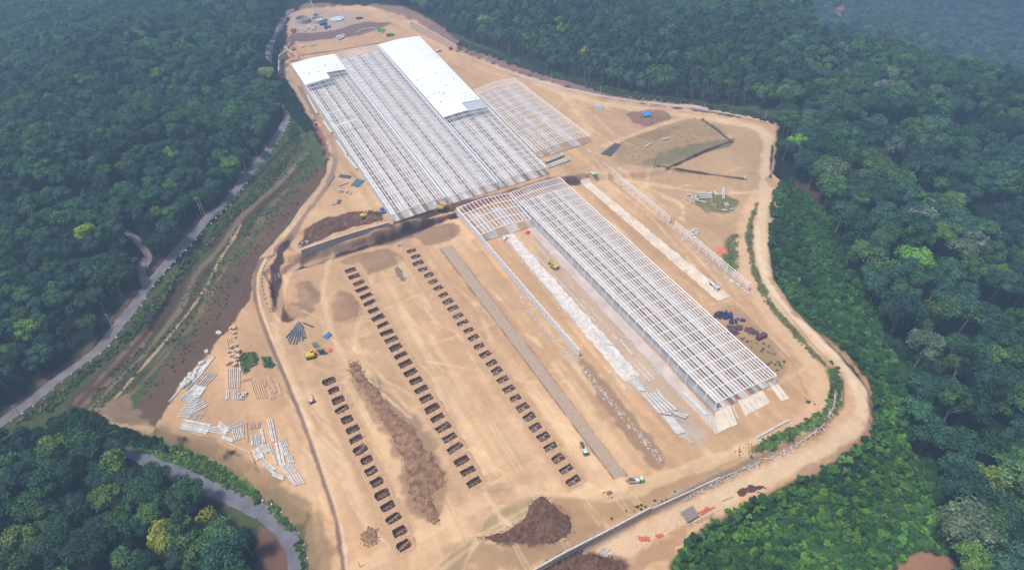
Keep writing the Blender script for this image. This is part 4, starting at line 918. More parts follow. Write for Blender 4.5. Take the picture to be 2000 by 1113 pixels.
# leaning poles along the unfinished wall
r_ = random.Random(5)
Wp = smooth_line([tuple(at(*q)[:2]) for q in [(1345,968),(1420,930),(1500,897),(1560,866),(1600,838),(1625,800),(1632,772)]], 8)
for i, (x, y) in enumerate(Wp[:-1]):
    for k in range(3):
        t = r_.random(); nx_, ny_ = Wp[i + 1]; X = lerp(x, nx_, t); Y = lerp(y, ny_, t); a = heading((x, y), (nx_, ny_)) + r_.choice((1.3, .2, -.4, .9, 2.2, .1)) + r_.uniform(-.3, .3); L = r_.uniform(3.0, 6.0)
        mb = MB(); mb.tube((-math.cos(a) * L * .5, -math.sin(a) * L * .5, .1), (math.cos(a) * L * .5, math.sin(a) * L * .5, r_.uniform(.6, 2.2)), .17, .13, 6)
        o = mb.build('wooden_pole', M['pile_white'] if r_.random() < .6 else M['timber']); o.location = (X, Y, hz(X, Y)); tag(o, 'pale pole leaning on the unfinished wall at the lower right bend', 'pole', 'leaning poles at the bend')
for i in range(30):
    p = at(1330 + i * 6.6 + r_.uniform(-4, 4), 975 - i * 3.3 + r_.uniform(-3, 3)); a = r_.uniform(-.6, 1.6); L = r_.uniform(2.5, 7)
    mb = MB(); mb.tube((-math.cos(a) * L * .5, -math.sin(a) * L * .5, .2), (math.cos(a) * L * .5, math.sin(a) * L * .5, .3), .16, .13, 6)
    o = mb.build('wooden_pole', M['pile_white']); o.location = p; tag(o, 'pale pole lying loose beside the unfinished wall', 'pole', 'loose poles beside the unfinished wall')
pipes([((1478,856),(1510,838)),((1512,836),(1540,822)),((1480,860),(1486,862))], .5, M['pile_white'], 'long white beam lying on the sand above the green verge', 'beams above the green verge', 'beam', 'beam', True)
pipes([((1168,1080),(1180,1068)),((1172,1082),(1184,1069)),((1176,1083),(1188,1070)),((1180,1084),(1191,1071))], .35, M['pile_white'], 'white stick in the small bundle outside the bottom wall', 'stick bundle outside the bottom wall')
OR = mat('orange_plastic', c8(232,128,84), .7, .15, 1)
pipes([((1246 + i * 4, 1047 + (i % 3)), (1250 + i * 3.4, 1056 + (i % 2) * 2)) for i in range(6)], .4, OR, 'orange pole in the bundle outside the bottom wall', 'orange poles outside the bottom wall')
pipes([((1280,1047),(1293,1043)),((1284,1050),(1295,1046))], .45, OR, 'orange pole right of the orange bundle', 'orange pair outside the wall')
pipes([((1362,1003),(1385,992)),((1368,1006),(1395,990)),((1372,1000),(1380,990))], .4, OR, 'orange plank on the outer dirt road near the shrubs', 'orange planks by the shrubs')
pipes([((1357,1020),(1395,1001)),((1360,1022),(1392,1006)),((1410,978),(1432,970))], .3, M['pile_beige'], 'long beige plank at the shrub edge of the outer road', 'beige planks by the shrubs')
# long bars lying on the far yard
pipes([((602,195),(620,225)),((632,240),(648,262)),((658,278),(677,305)),((674,305),(698,333))], .8, M['pile_white'], 'long white beam lined up along the left foot of the far hall', 'white beams left of the far hall', 'beam', 'beam', True)
Q = lambda x, y: (500 + x / 3.976, 240 + y / 3.976)
pipes([(Q(560,495),Q(612,415)),(Q(650,495),Q(722,465)),(Q(735,390),Q(800,445)),(Q(590,640),Q(665,628)),(Q(915,705),Q(942,765))], .3, M['pipe_grey'], 'thin grey bar on the sand yard left of the far hall', 'bars left of the far hall', 'bar', 'bar')
for x, y, nm in ((675,412,'left'), (718,418,'middle'), (780,480,'right')):
    a = at(*Q(x, y)); root = thing('sheet_stack', '%s stack of blue-grey sheets on the sand left of the far hall' % nm, 'stack', a, 1.2, None); s = 1.5 if nm == 'right' else 1
    for k in range(5 if nm == 'right' else 3): MB().box((k * 1.3 * s - 2.2, 0, 0), (1.0 * s, 4.5 * s, .7), 0, .95).build('sheet', mat('bluegrey', c8(96,104,136) if nm != 'right' else c8(96,130,140), .5, .15, 1), root)
blocks(*Q(655,540), 5, (3, 2), M['concrete'], 'pale block in the yard left of the far hall', 'blocks left of the far hall', (1.5, 1.2, 1), 22)
blocks(*Q(715,548), 6, (5, 2), M['concrete'], 'pale block near the sheet stacks left of the far hall', 'blocks by the sheet stacks', (1.5, 1.2, 1), 23)
blocks(*Q(640,615), 4, (4, 2), M['pipe_dark'], 'dark lump near the thin bar left of the far hall', 'dark lumps left of the far hall', (1.4, 1.0, .8), 24)
blocks(*Q(1120,945), 6, (5, 3), M['concrete'], 'small pale block at the far end of the right pit row', 'blocks at the pit row end', (1.2, 1.0, .6), 26)
# ditch pegs: the dotted line of small dark posts inside the bend
pegs = smooth_line([tuple(at(*q)[:2]) for q in [(555,478),(535,500),(517,520),(512,545),(516,575),(528,610)]], 4)
for i, (x, y) in enumerate(pegs):
    o = MB().tube((0, 0, -.2), (0, 0, .9), .3, .3, 6).build('ditch_post', M['rebar']); o.location = (x, y, hz(x, y)); tag(o, 'small dark post in the dotted line along the bend of the left perimeter track', 'post', 'posts along the left bend')

# small scaffold bridge at the trench corner
a, b = at(545, 545), at(612, 522); c = (a + b) / 2; rt = thing('timber_scaffold', 'long timber scaffold lying along the trench at the far left corner of the pit field', 'scaffold', (c.x, c.y, c.z))
dd = (b - a); dd.z = 0; nn_ = Vector((-dd.y, dd.x, 0)).normalized()
for k in (-1, 1): MB().bar(-dd / 2 + nn_ * k * 1.2 + Vector((0, 0, .9)), dd / 2 + nn_ * k * 1.2 + Vector((0, 0, .9)), .3, .3).build('rail', M['timber'], rt)
for i in range(22):
    p = dd * (i / 21 - .5); MB().bar(p - nn_ * 1.5 + Vector((0, 0, .6)), p + nn_ * 1.5 + Vector((0, 0, .6)), .25, .2).build('rung', M['timber'], rt)
for dx, dy, hgt in ((0, 0, 3.5), (3, 1, 3.0), (-2, -3, 2.4)):
    p = at(540, 548) - c; MB().bar((p.x + dx, p.y + dy, -1), (p.x + dx * .4, p.y + dy * 2, hgt), .35, .3).build('prop', M['concrete'], rt)

# ------------------------------------------------------------------ tarps and shelters
def tarp(px, py, sx, sy, rgb, label, h=.9, seed=0):
    p = at(px, py); mb = MB(); n = 9
    for j in range(n):
        for i in range(n):
            x, y = (i / (n - 1) - .5) * sx, (j / (n - 1) - .5) * sy; e = max(abs(x) / sx, abs(y) / sy) * 2
            rr = random.Random(seed * 100 + j * n + i); mb.v.append((x + rr.uniform(-.3, .3), y + rr.uniform(-.3, .3), h * (1 - e ** 3) * rr.uniform(.6, 1.2) + .1))
    for j in range(n - 1):
        for i in range(n - 1): o = j * n + i; mb.f.append((o, o + 1, o + n + 1, o + n)); mb.mi.append(0)
    o = mb.build('tarp', mat('tarp_cloth', c8(*rgb), .6, .15, 1)); o.location = p; o.rotation_euler = (0, 0, seed); return tag(o, label, 'tarp')
tarp(640, 656, 5, 3.6, (70,140,200), 'crumpled blue tarp on the sand above the excavator', 1.2, 1)
tarp(645, 684, 3.4, 2.2, (232,110,84), 'small red-orange tarp right of the excavator', .6, 2)
tarp(1410, 490, 7.5, 6, (240,134,96), 'large orange tarp behind the near post and rail frame', 1.6, 3)
tarp(1031, 455, 3.6, 2.8, (232,84,84), 'small red tarp inside the unroofed left wing', 1.2, 4)
tarp(1363, 645+0, 2, 2, (226,90,90), 'tiny red tarp under the frames of the near hall', .5, 5) if False else None
tarp(1258, 604, 2.6, 1.4, (226,70,90), 'small red cloth on the floor in the middle of the near hall', .6, 6)
tarp(1419, 729, 3.0, 1.6, (226,80,96), 'red cloth on the floor near the open end of the hall', .6, 7)
tarp(1438, 776, 2.0, 1.6, (226,70,80), 'red cloth right at the open end of the near hall', .7, 8)
def shelter(px, py, rgb, label, sx=7, sy=6, h=3, rz=.3):
    p = at(px, py); rt = thing('shelter', label, 'shelter', p, rz); m = mat('shelter_roof', c8(*rgb), .6, .1, 1)
    mb = MB(); mb.quadbox([(-sx/2,-sy/2,h-.8),(sx/2,-sy/2,h-.8),(sx/2,sy/2,h+.4),(-sx/2,sy/2,h+.4),(-sx/2,-sy/2,h-.7),(sx/2,-sy/2,h-.7),(sx/2,sy/2,h+.5),(-sx/2,sy/2,h+.5)]); mb.build('roof', m, rt)
    for x in (-1, 1):
        for y in (-1, 1): MB().bar((x * sx * .45, y * sy * .45, 0), (x * sx * .45, y * sy * .45, h - .25 + y * .5), .2, .2).build('post', M['timber'], rt)
    return rt
shelter(1262, 228, (72,152,220), 'bright blue roofed shelter on the brown heap near the perimeter road')
shelter(1346, 1008, (150,138,134), 'grey flat roofed hut by the shrubs on the outer road', 7, 5, 2.4, .5)
shelter(1005+0, 1108-0, (226,226,226), 'x') if False else None

# ------------------------------------------------------------------ vehicles
M['yellow'] = mat('machine_yellow', c8(238,196,70), .5, .08, 1); M['black'] = mat('rubber', c8(52,50,52), .8, .1, 2); M['glass'] = mat('cab_glass', c8(70,84,96), .15, .02, 1, spec=.6)
M['white_paint'] = mat('white_paint', c8(236,236,232), .4, .05, 1); M['green_paint'] = mat('green_paint', c8(110,196,84), .45, .05, 1); M['red_paint'] = mat('red_paint', c8(196,70,60), .45, .05, 1)
M['blue_paint'] = mat('blue_paint', c8(70,110,180), .45, .05, 1); M['grey_metal'] = mat('grey_metal', c8(130,128,132), .6, .1, 1); M['cargo_soil'] = mat('cargo_soil', c8(112,84,70), .95, .3, 1)
def excavator(px, py, rz, label, sc=1.0, boom=(3.4, 2.8), body=None, arm_rz=0.0):
    p = at(px, py); rt = thing('excavator', label, 'excavator', p, rz); rt.scale = (sc,) * 3; b = body or M['yellow']
    for y in (-1.1, 1.1):
        t = MB(); t.prism([(-1.9,.15),(-1.6,0),(1.6,0),(1.9,.3),(1.9,.6),(1.6,.85),(-1.6,.85),(-1.9,.6)], y - .28, y + .28); t.build('track', M['black'], rt)
    q = MB(); q.prism([(-2.2,1.0),(1.4,1.0),(1.5,1.4),(1.2,1.9),(-1.9,2.1),(-2.3,1.8)], -1.25, 1.25); q.build('body', b, rt)
    MB().box((-1.9, 0, .95), (.8, 2.4, 1.1), 0, .92).build('counterweight', M['grey_metal'], rt)
    c = MB().box((.75, .75, 1.5), (1.3, .95, 1.35), 0, .88).build('cab', b, rt); MB().box((.8, .75, 1.9), (1.36, 1.0, .65), 0, .95).build('window', M['glass'], c)
    bm = MB(); a0, a1 = boom; e1 = (1.3 + a0 * .55, -.1, 3.6); e2 = (1.3 + a0 * 1.15, -.1, 3.0); bm.bar((1.0, -.1, 1.5), e1, .5, .6); bm.bar(e1, e2, .45, .5); bm.build('boom', b, rt)
    e3 = (e2[0] + .3, -.1, .9); MB().bar(e2, e3, .38, .42).build('arm', b, rt)
    MB().prism([(e3[0]-.9,.1),(e3[0]+.1,0),(e3[0]+.3,.9),(e3[0]-.4,1.1)], -.7, .5).build('bucket', M['grey_metal'], rt)
    MB().bar((1.4, -.1, 1.4), (1.3 + a0 * .5, -.1, 2.9), .16, .16).build('hydraulic_ram', M['grey_metal'], rt)
    return rt
excavator(608, 697, .35, 'yellow excavator reaching over the blue flatbed truck beside the pit field', 1.45)
excavator(712, 424, .55, 'yellow excavator digging in the dark soil left of the far hall', 1.25)
excavator(862, 411, .1, 'yellow excavator in the trench at the foot of the far hall', 1.3)
excavator(1083, 523, 2.3, 'yellow-green excavator inside the unroofed wing of the near hall', 1.2, (2.4, 2))
def wheelset(rt, xs, y=1.05, r=.5):
    for x in xs:
        for s in (-1, 1):
            w_ = MB().tube((x, s * y - .17, r), (x, s * y + .17, r), r, r, 12).build('wheel', M['black'], rt); MB().tube((x, s * y - .19, r), (x, s * y + .19, r), r * .45, r * .45, 8).build('rim', M['grey_metal'], w_)
def dump_truck(px, py, rz, label, cab, bed=None, load=None, sc=1.0):
    p = at(px, py); rt = thing('dump_truck', label, 'truck', p, rz); rt.scale = (sc,) * 3; wheelset(rt, (-2.4, -1.3, 2.3)); bm = bed or M['white_paint']
    MB().box((0, 0, .65), (7.2, 1.0, .3)).build('chassis', M['grey_metal'], rt)
    c = MB(); c.prism([(1.9,.7),(3.6,.7),(3.65,1.6),(3.4,2.6),(1.9,2.7)], -1.15, 1.15); c = c.build('cab', cab, rt); MB().prism([(3.5,1.65),(3.72,1.65),(3.5,2.45),(3.35,2.45)], -1.0, 1.0).build('windscreen', M['glass'], c)
    MB().box((2.7, 0, 2.68), (1.3, 2.0, .06)).build('roof', M['white_paint'], c)
    b = MB(); b.box((-1.0, 0, .98), (5.2, 2.3, .15)); b.box((-1.0, 1.15, 1.1), (5.2, .1, 1.1)); b.box((-1.0, -1.15, 1.1), (5.2, .1, 1.1)); b.box((1.62, 0, 1.1), (.1, 2.3, 1.3)); b.box((-3.62, 0, 1.1), (.1, 2.3, 1.1)); b.build('tipper_bed', bm, rt)
    if load: MB().blob((-1.0, 0, 1.35), 1, 2, .2, 3, .55).build('soil_load', load, rt).scale = (2.2, 1, 1)
    return rt
dump_truck(1140, 879, heading(at(1136,868), at(1143,886)), 'dump truck with a green cab standing beside the gravel strip', M['green_paint'], None, M['cargo_soil'])
dump_truck(1241, 940, heading(at(1228,941), at(1255,939)), 'white and green dump truck at the near end of the gravel strip', M['green_paint'], None, M['cargo_soil'])
dump_truck(1158, 342, heading(at(1154,337), at(1161,346)), 'small green and white truck at the far end of the cream strip', M['green_paint'], None, None, .95)
dump_truck(577, 98, heading(at(577,98), at(595,90)), 'small truck at the far left corner of the yard', M['white_paint'], M['timber'], None)
dump_truck(885, 97, heading(at(879,98), at(891,96)), 'red truck below the right stone wall on the perimeter road', M['red_paint'], M['red_paint'], M['cargo_soil'], 1.1)
dump_truck(762, 71, heading(at(756,72), at(768,70)), 'green truck just beyond the far end of the white roof', M['green_paint'], M['green_paint'], None, 1.1)
dump_truck(617, 243, heading(at(612,236), at(622,250)), 'brown loaded truck on the track left of the far hall', mat('brown_paint', c8(150,110,90), .6, .1, 1), M['timber'], M['cargo_soil'], 1.1)
dump_truck(702, 38, heading(at(695,39), at(709,37)), 'red truck parked right of the round tanks', M['red_paint'], M['red_paint'], None)
def flatbed(px, py, rz, label, L, cab, load=True, sc=1.0, deck=None, load_m=None):
    p = at(px, py); rt = thing('flatbed_truck', label, 'truck', p, rz); rt.scale = (sc,) * 3; wheelset(rt, (-L * .42, -L * .35, -L * .28, L * .3, L * .42))
    MB().box((-.8, 0, .85), (L * .95, 2.4, .3)).build('flat_deck', deck or M['grey_metal'], rt)
    c = MB(); c.prism([(L*.42,.7),(L*.42+2.0,.7),(L*.42+2.1,1.7),(L*.42+1.8,2.8),(L*.42,2.8)], -1.2, 1.2); c = c.build('cab', cab, rt); MB().prism([(L*.42+1.95,1.7),(L*.42+2.15,1.7),(L*.42+1.9,2.6),(L*.42+1.75,2.6)], -1.05, 1.05).build('windscreen', M['glass'], c)
    if load:
        for k in (-.6, .6): MB().bar((-L * .45, k, 1.45), (L * .35, k, 1.45), .7, .8).build('beam_load', load_m or M['pile_white'], rt)
    return rt
flatbed(1082, 313, heading(at(1062,321), at(1106,303)), 'long trailer truck loaded with white beams between the shed and the far hall', 17, M['white_paint'])
flatbed(621, 681, heading(at(612,668), at(630,690)), 'blue cabbed flatbed truck beside the yellow excavator', 8.5, M['blue_paint'], True, 1.0, M['pipe_dark'], M['pipe_grey'])
pipes([((1068,327),(1112,311)),((1070,330),(1113,314))], .7, M['pile_white'], 'long white beam lying parallel to the trailer truck', 'beams beside the trailer truck', 'beam', 'beam', True)
pipes([((1060,302),(1066,299)),((1065,303),(1071,298)),((1072,300),(1079,297))], .5, M['pile_beige'], 'short beige log behind the arched shed', 'short logs behind the arched shed')
# tank lorry on the cream strip
p = at(1394, 560); rz = heading(at(1381,548), at(1406,573)); rt = thing('tank_truck', 'white tank truck standing on the near end of the cream strip', 'truck', p, rz); wheelset(rt, (-2.6, -1.6, 2.6))
MB().box((0, 0, .7), (9, 1.1, .3)).build('chassis', M['grey_metal'], rt); MB().tube((-4.2, 0, 1.9), (2.4, 0, 1.9), 1.15, 1.15, 16).build('tank', M['white_paint'], rt, True)
MB().box((-.9, 0, 2.95), (5.5, .5, .2)).build('walkway', M['grey_metal'], rt); c = MB(); c.prism([(2.7,.7),(4.5,.7),(4.55,1.6),(4.3,2.6),(2.7,2.6)], -1.15, 1.15); c = c.build('cab', M['white_paint'], rt); MB().prism([(4.4,1.65),(4.62,1.65),(4.4,2.4),(4.25,2.4)], -1, 1).build('windscreen', M['glass'], c)
def small_car(px, py, rz, label, m):
    p = at(px, py); rt = thing('pickup', label, 'car', p, rz); wheelset(rt, (-1.4, 1.4), .8, .36)
    MB().prism([(-2.3,.45),(2.3,.45),(2.35,.9),(1.3,1.1),(-2.3,1.1)], -.88, .88).build('body', m, rt); c = MB().prism([(-.6,1.1),(1.2,1.1),(.6,1.65),(-.4,1.7)], -.8, .8).build('cabin', m, rt)
    MB().prism([(-.45,1.15),(1.26,1.15),(.68,1.58),(-.3,1.58)], -.83, .83).build('window', M['glass'], c); return rt
small_car(748, 413, 2.0, 'small blue pickup parked at the near left corner of the far hall', M['blue_paint']).scale = (1.4,) * 3
small_car(857, 101, .5, 'small white pickup right of the long white roof', M['white_paint']).scale = (1.3,) * 3
small_car(1079, 420-0, .5, 'x', M['white_paint']) if False else None
small_car(987, 467, .8, 'small white pickup inside the unroofed left wing', M['white_paint'])
# small drilling rig
p = at(610, 786); rt = thing('drilling_rig', 'small upright drilling rig on the sand left of the pit rows', 'drilling rig', p, .6)
for y in (-.8, .8): MB().prism([(-1.5,.1),(1.5,.1),(1.6,.5),(-1.6,.5)], y - .2, y + .2).build('track', M['black'], rt)
MB().box((0, 0, .6), (2.6, 1.6, 1.0), 0, .9).build('body', mat('rig_red', c8(170,90,84), .6, .1, 1), rt); MB().box((-.3, 0, 1.6), (1.4, 1.3, .5), 0, .9).build('cab', M['white_paint'], rt); MB().bar((1.2, 0, .4), (1.0, 0, 6.5), .3, .3).build('mast', M['grey_metal'], rt); MB().tube((1.5, 0, .1), (1.5, 0, 4.5), .12, .12, 6).build('drill_rod', M['white_paint'], rt)

# tanks, mobile crane at the far end
def tank(px, py, r, h, label, inner):
    p = at(px, py); rt = thing('round_tank', label, 'tank', p); mb = MB(); n = 40
    for k in range(n):
        a, b = 2 * math.pi * k / n, 2 * math.pi * (k + 1) / n
        o = len(mb.v)
        for t in (a, b):
            for rr, z in ((r, -.5), (r, h), (r - .5, h), (r - .5, .3)): mb.v.append((math.cos(t) * rr, math.sin(t) * rr, z))
        for j in range(3): mb.f.append((o + j, o + 4 + j, o + 5 + j, o + 1 + j)); mb.mi.append(0)
    mb.build('tank_wall', M['concrete'], rt); MB().tube((0, 0, -.3), (0, 0, .35), r - .45, r - .45, 40).build('tank_floor', inner, rt)
    for k in range(6): a = k; MB().tube((math.cos(a) * r * .6, math.sin(a) * r * .6, .3), (math.cos(a) * r * .6, math.sin(a) * r * .6, h + 1), .25, .25, 6).build('column', M['concrete'], rt)
    return rt
tank(592, 43, 8, 4.5, 'leftmost round concrete tank, tallest wall, unfinished inside', M['floor_d']); tank(623, 42, 8, 3.5, 'middle round tank with the mobile crane behind it', M['pile_white']); tank(657, 38, 8.5, 1.2, 'rightmost shallow round tank with a blue-white floor', mat('blue_white', c8(214,224,240), .6, .15, .4))
p = at(618, 33); rt = thing('mobile_crane', 'blue mobile crane with its white boom raised over the tanks', 'crane', p, 2.4); wheelset(rt, (-3, -1.5, 1.5, 3), 1.2, .6)
MB().box((0, 0, .8), (9, 2.6, .8), 0, .96).build('carrier', M['blue_paint'], rt); c = MB().box((0, 0, 1.6), (3.6, 2.4, 1.6), 0, .85).build('crane_cab', M['blue_paint'], rt); MB().box((.4, 0, 2.1), (3.0, 2.46, .7), 0, .95).build('window', M['glass'], c)
MB().bar((0, 0, 2.6), (9, 0, 24), .7, .7).build('boom', M['white_paint'], rt); MB().bar((9, 0, 24), (9, 0, 12), .08, .08).build('hoist_cable', M['black'], rt)
small_car(632, 49, .4, 'blue pickup in front of the middle round tank', M['blue_paint']).scale = (1.8,) * 3
blocks(606, 57, 12, (9, 3), M['concrete'], 'pale site cabin crate in front of the round tanks', 'crates by the tanks', (3.4, 2.2, 1.8), 54)
blocks(640, 55, 5, (5, 2), M['blue_paint'], 'blue crate in front of the middle round tank', 'blue crates by the tanks', (3.2, 2, 1.6), 55)
blocks(574, 62, 5, (3, 3), M['red_paint'], 'red crate left of the round tanks', 'red crates by the tanks', (2.8, 1.8, 1.4), 56)
blocks(588, 60, 14, (12, 3), M['pile_white'], 'white formwork block in front of the left round tank', 'formwork blocks by the tanks', (1.6, 1.2, .8), 51)
blocks(587, 92, 3, (5, 2), M['pile_beige'], 'beige panel by the truck at the far left corner', 'beige panels at the far corner', (6, 3, .5), 52, 'panel', 'panel')
pipes([((657,77),(673,70)),((660,80),(674,73)),((658,74),(668,72))], .9, M['pile_white'], 'white beam in the small stack beyond the far hall', 'small stack beyond the far hall', 'beam', 'beam', True)
pipes([((697,65),(712,58)),((712,58),(733,56))], .5, M['pile_white'], 'thin white beam line beyond the far hall', 'beam line beyond the far hall', 'beam', 'beam', True)
pipes([((606,91),(617,88))], .6, M['pile_white'], 'short white beam near the far left truck', None, 'beam', 'beam', True)
blocks(746, 62, 8, (7, 3), M['green_paint'], 'dark green machine part beyond the white roof', 'green machine parts', (2.4, 1.6, 1.4), 53, 'machine_part', 'machine part')
for m_ in ('green_paint',): pass
# hose lines inside the unroofed wing
K3 = lambda x, y: (850 + x / 3.975, 440 + y / 3.975)
def hose(pts, r, m, label, name='hose'):
    W = [at(*q) for q in pts]; W2 = smooth_line([tuple(q[:2]) for q in W], 6); c = W[0]
    o = MB().pipe([(x - c.x, y - c.y, hz(x, y) - c.z + r) for x, y in W2], r, 6).build(name, m); o.location = c; return tag(o, label, 'hose')
hose([K3(*q) for q in [(665,100),(690,95),(750,130),(810,180),(860,240),(905,300)]], .32, M['pile_white'], 'thick white hose running to the yellow-green excavator')
hose([K3(*q) for q in [(1095,520),(1065,480),(1055,430),(1075,415)]], .22, M['pile_white'], 'curled white hose below the yellow-green excavator')
hose([K3(*q) for q in [(1145,580),(1175,620),(1215,650),(1220,680),(1190,690)]], .2, M['pile_white'], 'short white hose halfway along the unroofed wing')
hose([K3(*q) for q in [(1220,680),(1290,740),(1360,815)]], .2, M['pile_white'], 'straight thin hose lower in the unroofed wing')
hose([K3(*q) for q in [(760,250),(800,255),(840,300),(900,370),(960,430),(1010,490),(1080,560),(1190,690),(1250,750)]], .3, M['pile_white'], 'long white pipe line along the right side of the rubble strip')
# low drain kerb line along the upper perimeter road
W = smooth_line([tuple(at(*q)[:2]) for q in [(895,104),(960,130),(1040,158),(1120,178),(1200,193),(1300,206),(1400,219),(1520,243)]], 6)
mb = MB(); c = Vector((*W[0], hz(*W[0])))
for a, b in zip(W[:-1], W[1:]): mb.bar((a[0] - c.x, a[1] - c.y, hz(*a) - c.z + .15), (b[0] - c.x, b[1] - c.y, hz(*b) - c.z + .15), .8, .5)
o = mb.build('drain_kerb', M['concrete'], None); o.location = c; tag(o, 'long pale drain kerb along the upper perimeter road', 'kerb')

# ------------------------------------------------------------------ utility poles
def upole(px, py, h, label, arms=1, tr=False, group=None):
    p = at(px, py); rt = thing('utility_pole', label, 'utility pole', p, random.uniform(-.3, .6), group)
    MB().tube((0, 0, -.5), (0, 0, h), .24, .16, 8).build('pole', M['concrete'], rt)
    for k in range(arms): MB().bar((-1.3, 0, h - .5 - k * .9), (1.3, 0, h - .5 - k * .9), .16, .16).build('crossarm', M['concrete_old'], rt)
    if tr:
        MB().tube((2.6, 0, -.5), (2.6, 0, h), .24, .16, 8).build('pole', M['concrete'], rt); MB().box((1.3, 0, h * .45), (1.4, 1.0, 1.5)).build('transformer', M['grey_metal'], rt); MB().bar((0, 0, h * .44), (2.6, 0, h * .44), .2, .2).build('platform', M['grey_metal'], rt)
upole(221, 640, 11, 'pale utility pole leaning out of the left forest edge above the road'); upole(393, 418, 14, 'twin pole with a transformer beside the road at the left forest edge', 2, True)
upole(292, 530, 11, 'utility pole beside the dirt side road junction'); upole(481, 335, 10, 'utility pole on the road edge near the far bend of the left road')
upole(47, 820, 12, 'utility pole with crossarm at the near end of the left road', 2)
for k, (x, y) in enumerate([(924,123),(1000,150),(1077,163),(1172,187),(1270,222),(1372,228),(1493,236)]):
    upole(x, y, 9 if x not in (1270, 1372) else 12, '%s utility pole from the left along the upper perimeter road' % ORD[k], 1, False, 'poles along the upper perimeter road')
upole(703, 1106, 5, 'short white pole at the bottom edge near the drainage ditch', 0)

# ------------------------------------------------------------------ foliage
def leaf_mat(name, translucent=.0):
    m = bpy.data.materials.new(name); m.use_nodes = True; n = m.node_tree; b = n.nodes['Principled BSDF']
    b.inputs['Roughness'].default_value = .75; b.inputs['Specular IOR Level'].default_value = .15
    a = n.nodes.new('ShaderNodeAttribute'); a.attribute_type = 'INSTANCER'; a.attribute_name = 'color'
    l = n.nodes.new('ShaderNodeAttribute'); l.attribute_name = 'leaf'
    mx = n.nodes.new('ShaderNodeMix'); mx.data_type = 'RGBA'; mx.blend_type = 'MULTIPLY'; mx.inputs[0].default_value = 1
    n.links.new(a.outputs['Color'], mx.inputs[6]); n.links.new(l.outputs['Color'], mx.inputs[7]); n.links.new(mx.outputs[2], b.inputs['Base Color']); return m
M['leaf'] = leaf_mat('foliage'); M['bark'] = mat('pale_bark', c8(150,136,124), .9, .2, 1)
def crown_mesh(seed, rad, h0, h1, lobes, leaves, leaf=.7, flat=.75, sparse=False):
    r = np.random.default_rng(seed); V_ = []; F_ = []; K_ = []
    cs = []
    for k in range(lobes):
        a = r.uniform(0, 2 * math.pi); q = math.sqrt(r.uniform(0, 1)) * rad * .72; zz = r.uniform(0, 1)
        R_ = rad * r.uniform(.26, .46); top = h0 + (h1 - h0) * (1 - .55 * (q / rad) ** 2) - R_ * flat
        cs.append((q * math.cos(a), q * math.sin(a), top - zz * zz * (h1 - h0) * .45, R_))
    cs.append((0, 0, h1 - rad * .42, rad * .42))
    cs = np.array(cs); n_core = 0; iv, iff = ICO[1]
    for ci, (x, y, z, R_) in enumerate(cs):
        tone = r.uniform(.75, 1.2)
        if not sparse:
            o = len(V_); V_ += [tuple(p) for p in iv * np.array([R_ * .8, R_ * .8, R_ * .8 * flat]) + np.array([x, y, z])]
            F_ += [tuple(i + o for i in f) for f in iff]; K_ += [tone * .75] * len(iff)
        for _ in range(leaves):
            d = r.normal(size=3); d /= np.linalg.norm(d) + 1e-9
            if d[2] < -.45: d[2] = -d[2]
            p = np.array([x, y, z]) + d * np.array([R_, R_, R_ * flat]) * r.uniform(.82, 1.12)
            # skip leaves buried in another lobe
            dd = np.linalg.norm((cs[:, :3] - p) / np.array([1, 1, flat]), axis=1) / cs[:, 3]; dd[ci] = 9
            if dd.min() < .8: continue
            nrm = d + r.normal(size=3) * .55; nrm /= np.linalg.norm(nrm); t = np.cross(nrm, r.normal(size=3)); t /= np.linalg.norm(t) + 1e-9; b = np.cross(nrm, t); s = leaf * r.uniform(.6, 1.3)
            o = len(V_); V_ += [tuple(p + t * s * .7), tuple(p + b * s * .45 + nrm * .1), tuple(p - t * s * .6), tuple(p - b * s * .45)]
            F_.append((o, o + 1, o + 2, o + 3)); K_.append(tone * r.uniform(.65, 1.4))
    me_ = bpy.data.meshes.new('crown'); me_.from_pydata([tuple(map(float, v)) for v in V_], [], F_)
    at_ = me_.color_attributes.new('leaf', 'FLOAT_COLOR', 'CORNER'); cc = []
    for f, k in zip(F_, K_): cc += [k, k, k * .95, 1] * len(f)
    at_.data.foreach_set('color', cc); me_.materials.append(M['leaf']); return me_
def trunk_mesh(seed, h, r0):
    r = random.Random(seed); mb = MB(); p = Vector((0, 0, -1)); x = 0
    q = Vector((r.uniform(-.4, .4), r.uniform(-.4, .4), h * .5)); e = Vector((q.x + r.uniform(-.5, .5), q.y + r.uniform(-.5, .5), h * .85))
    mb.tube(p, q, r0, r0 * .75, 7); mb.tube(q, e, r0 * .75, r0 * .4, 6)
    for k in range(5):
        a = r.uniform(0, 6.3); mb.tube(q.lerp(e, r.uniform(.1, .8)), e + Vector((math.cos(a) * 2.6, math.sin(a) * 2.6, r.uniform(-1, 1.5))), r0 * .4, r0 * .15, 5)
    me_ = bpy.data.meshes.new('trunk'); me_.from_pydata(mb.v, [], mb.f); me_.materials.append(M['bark']); return me_
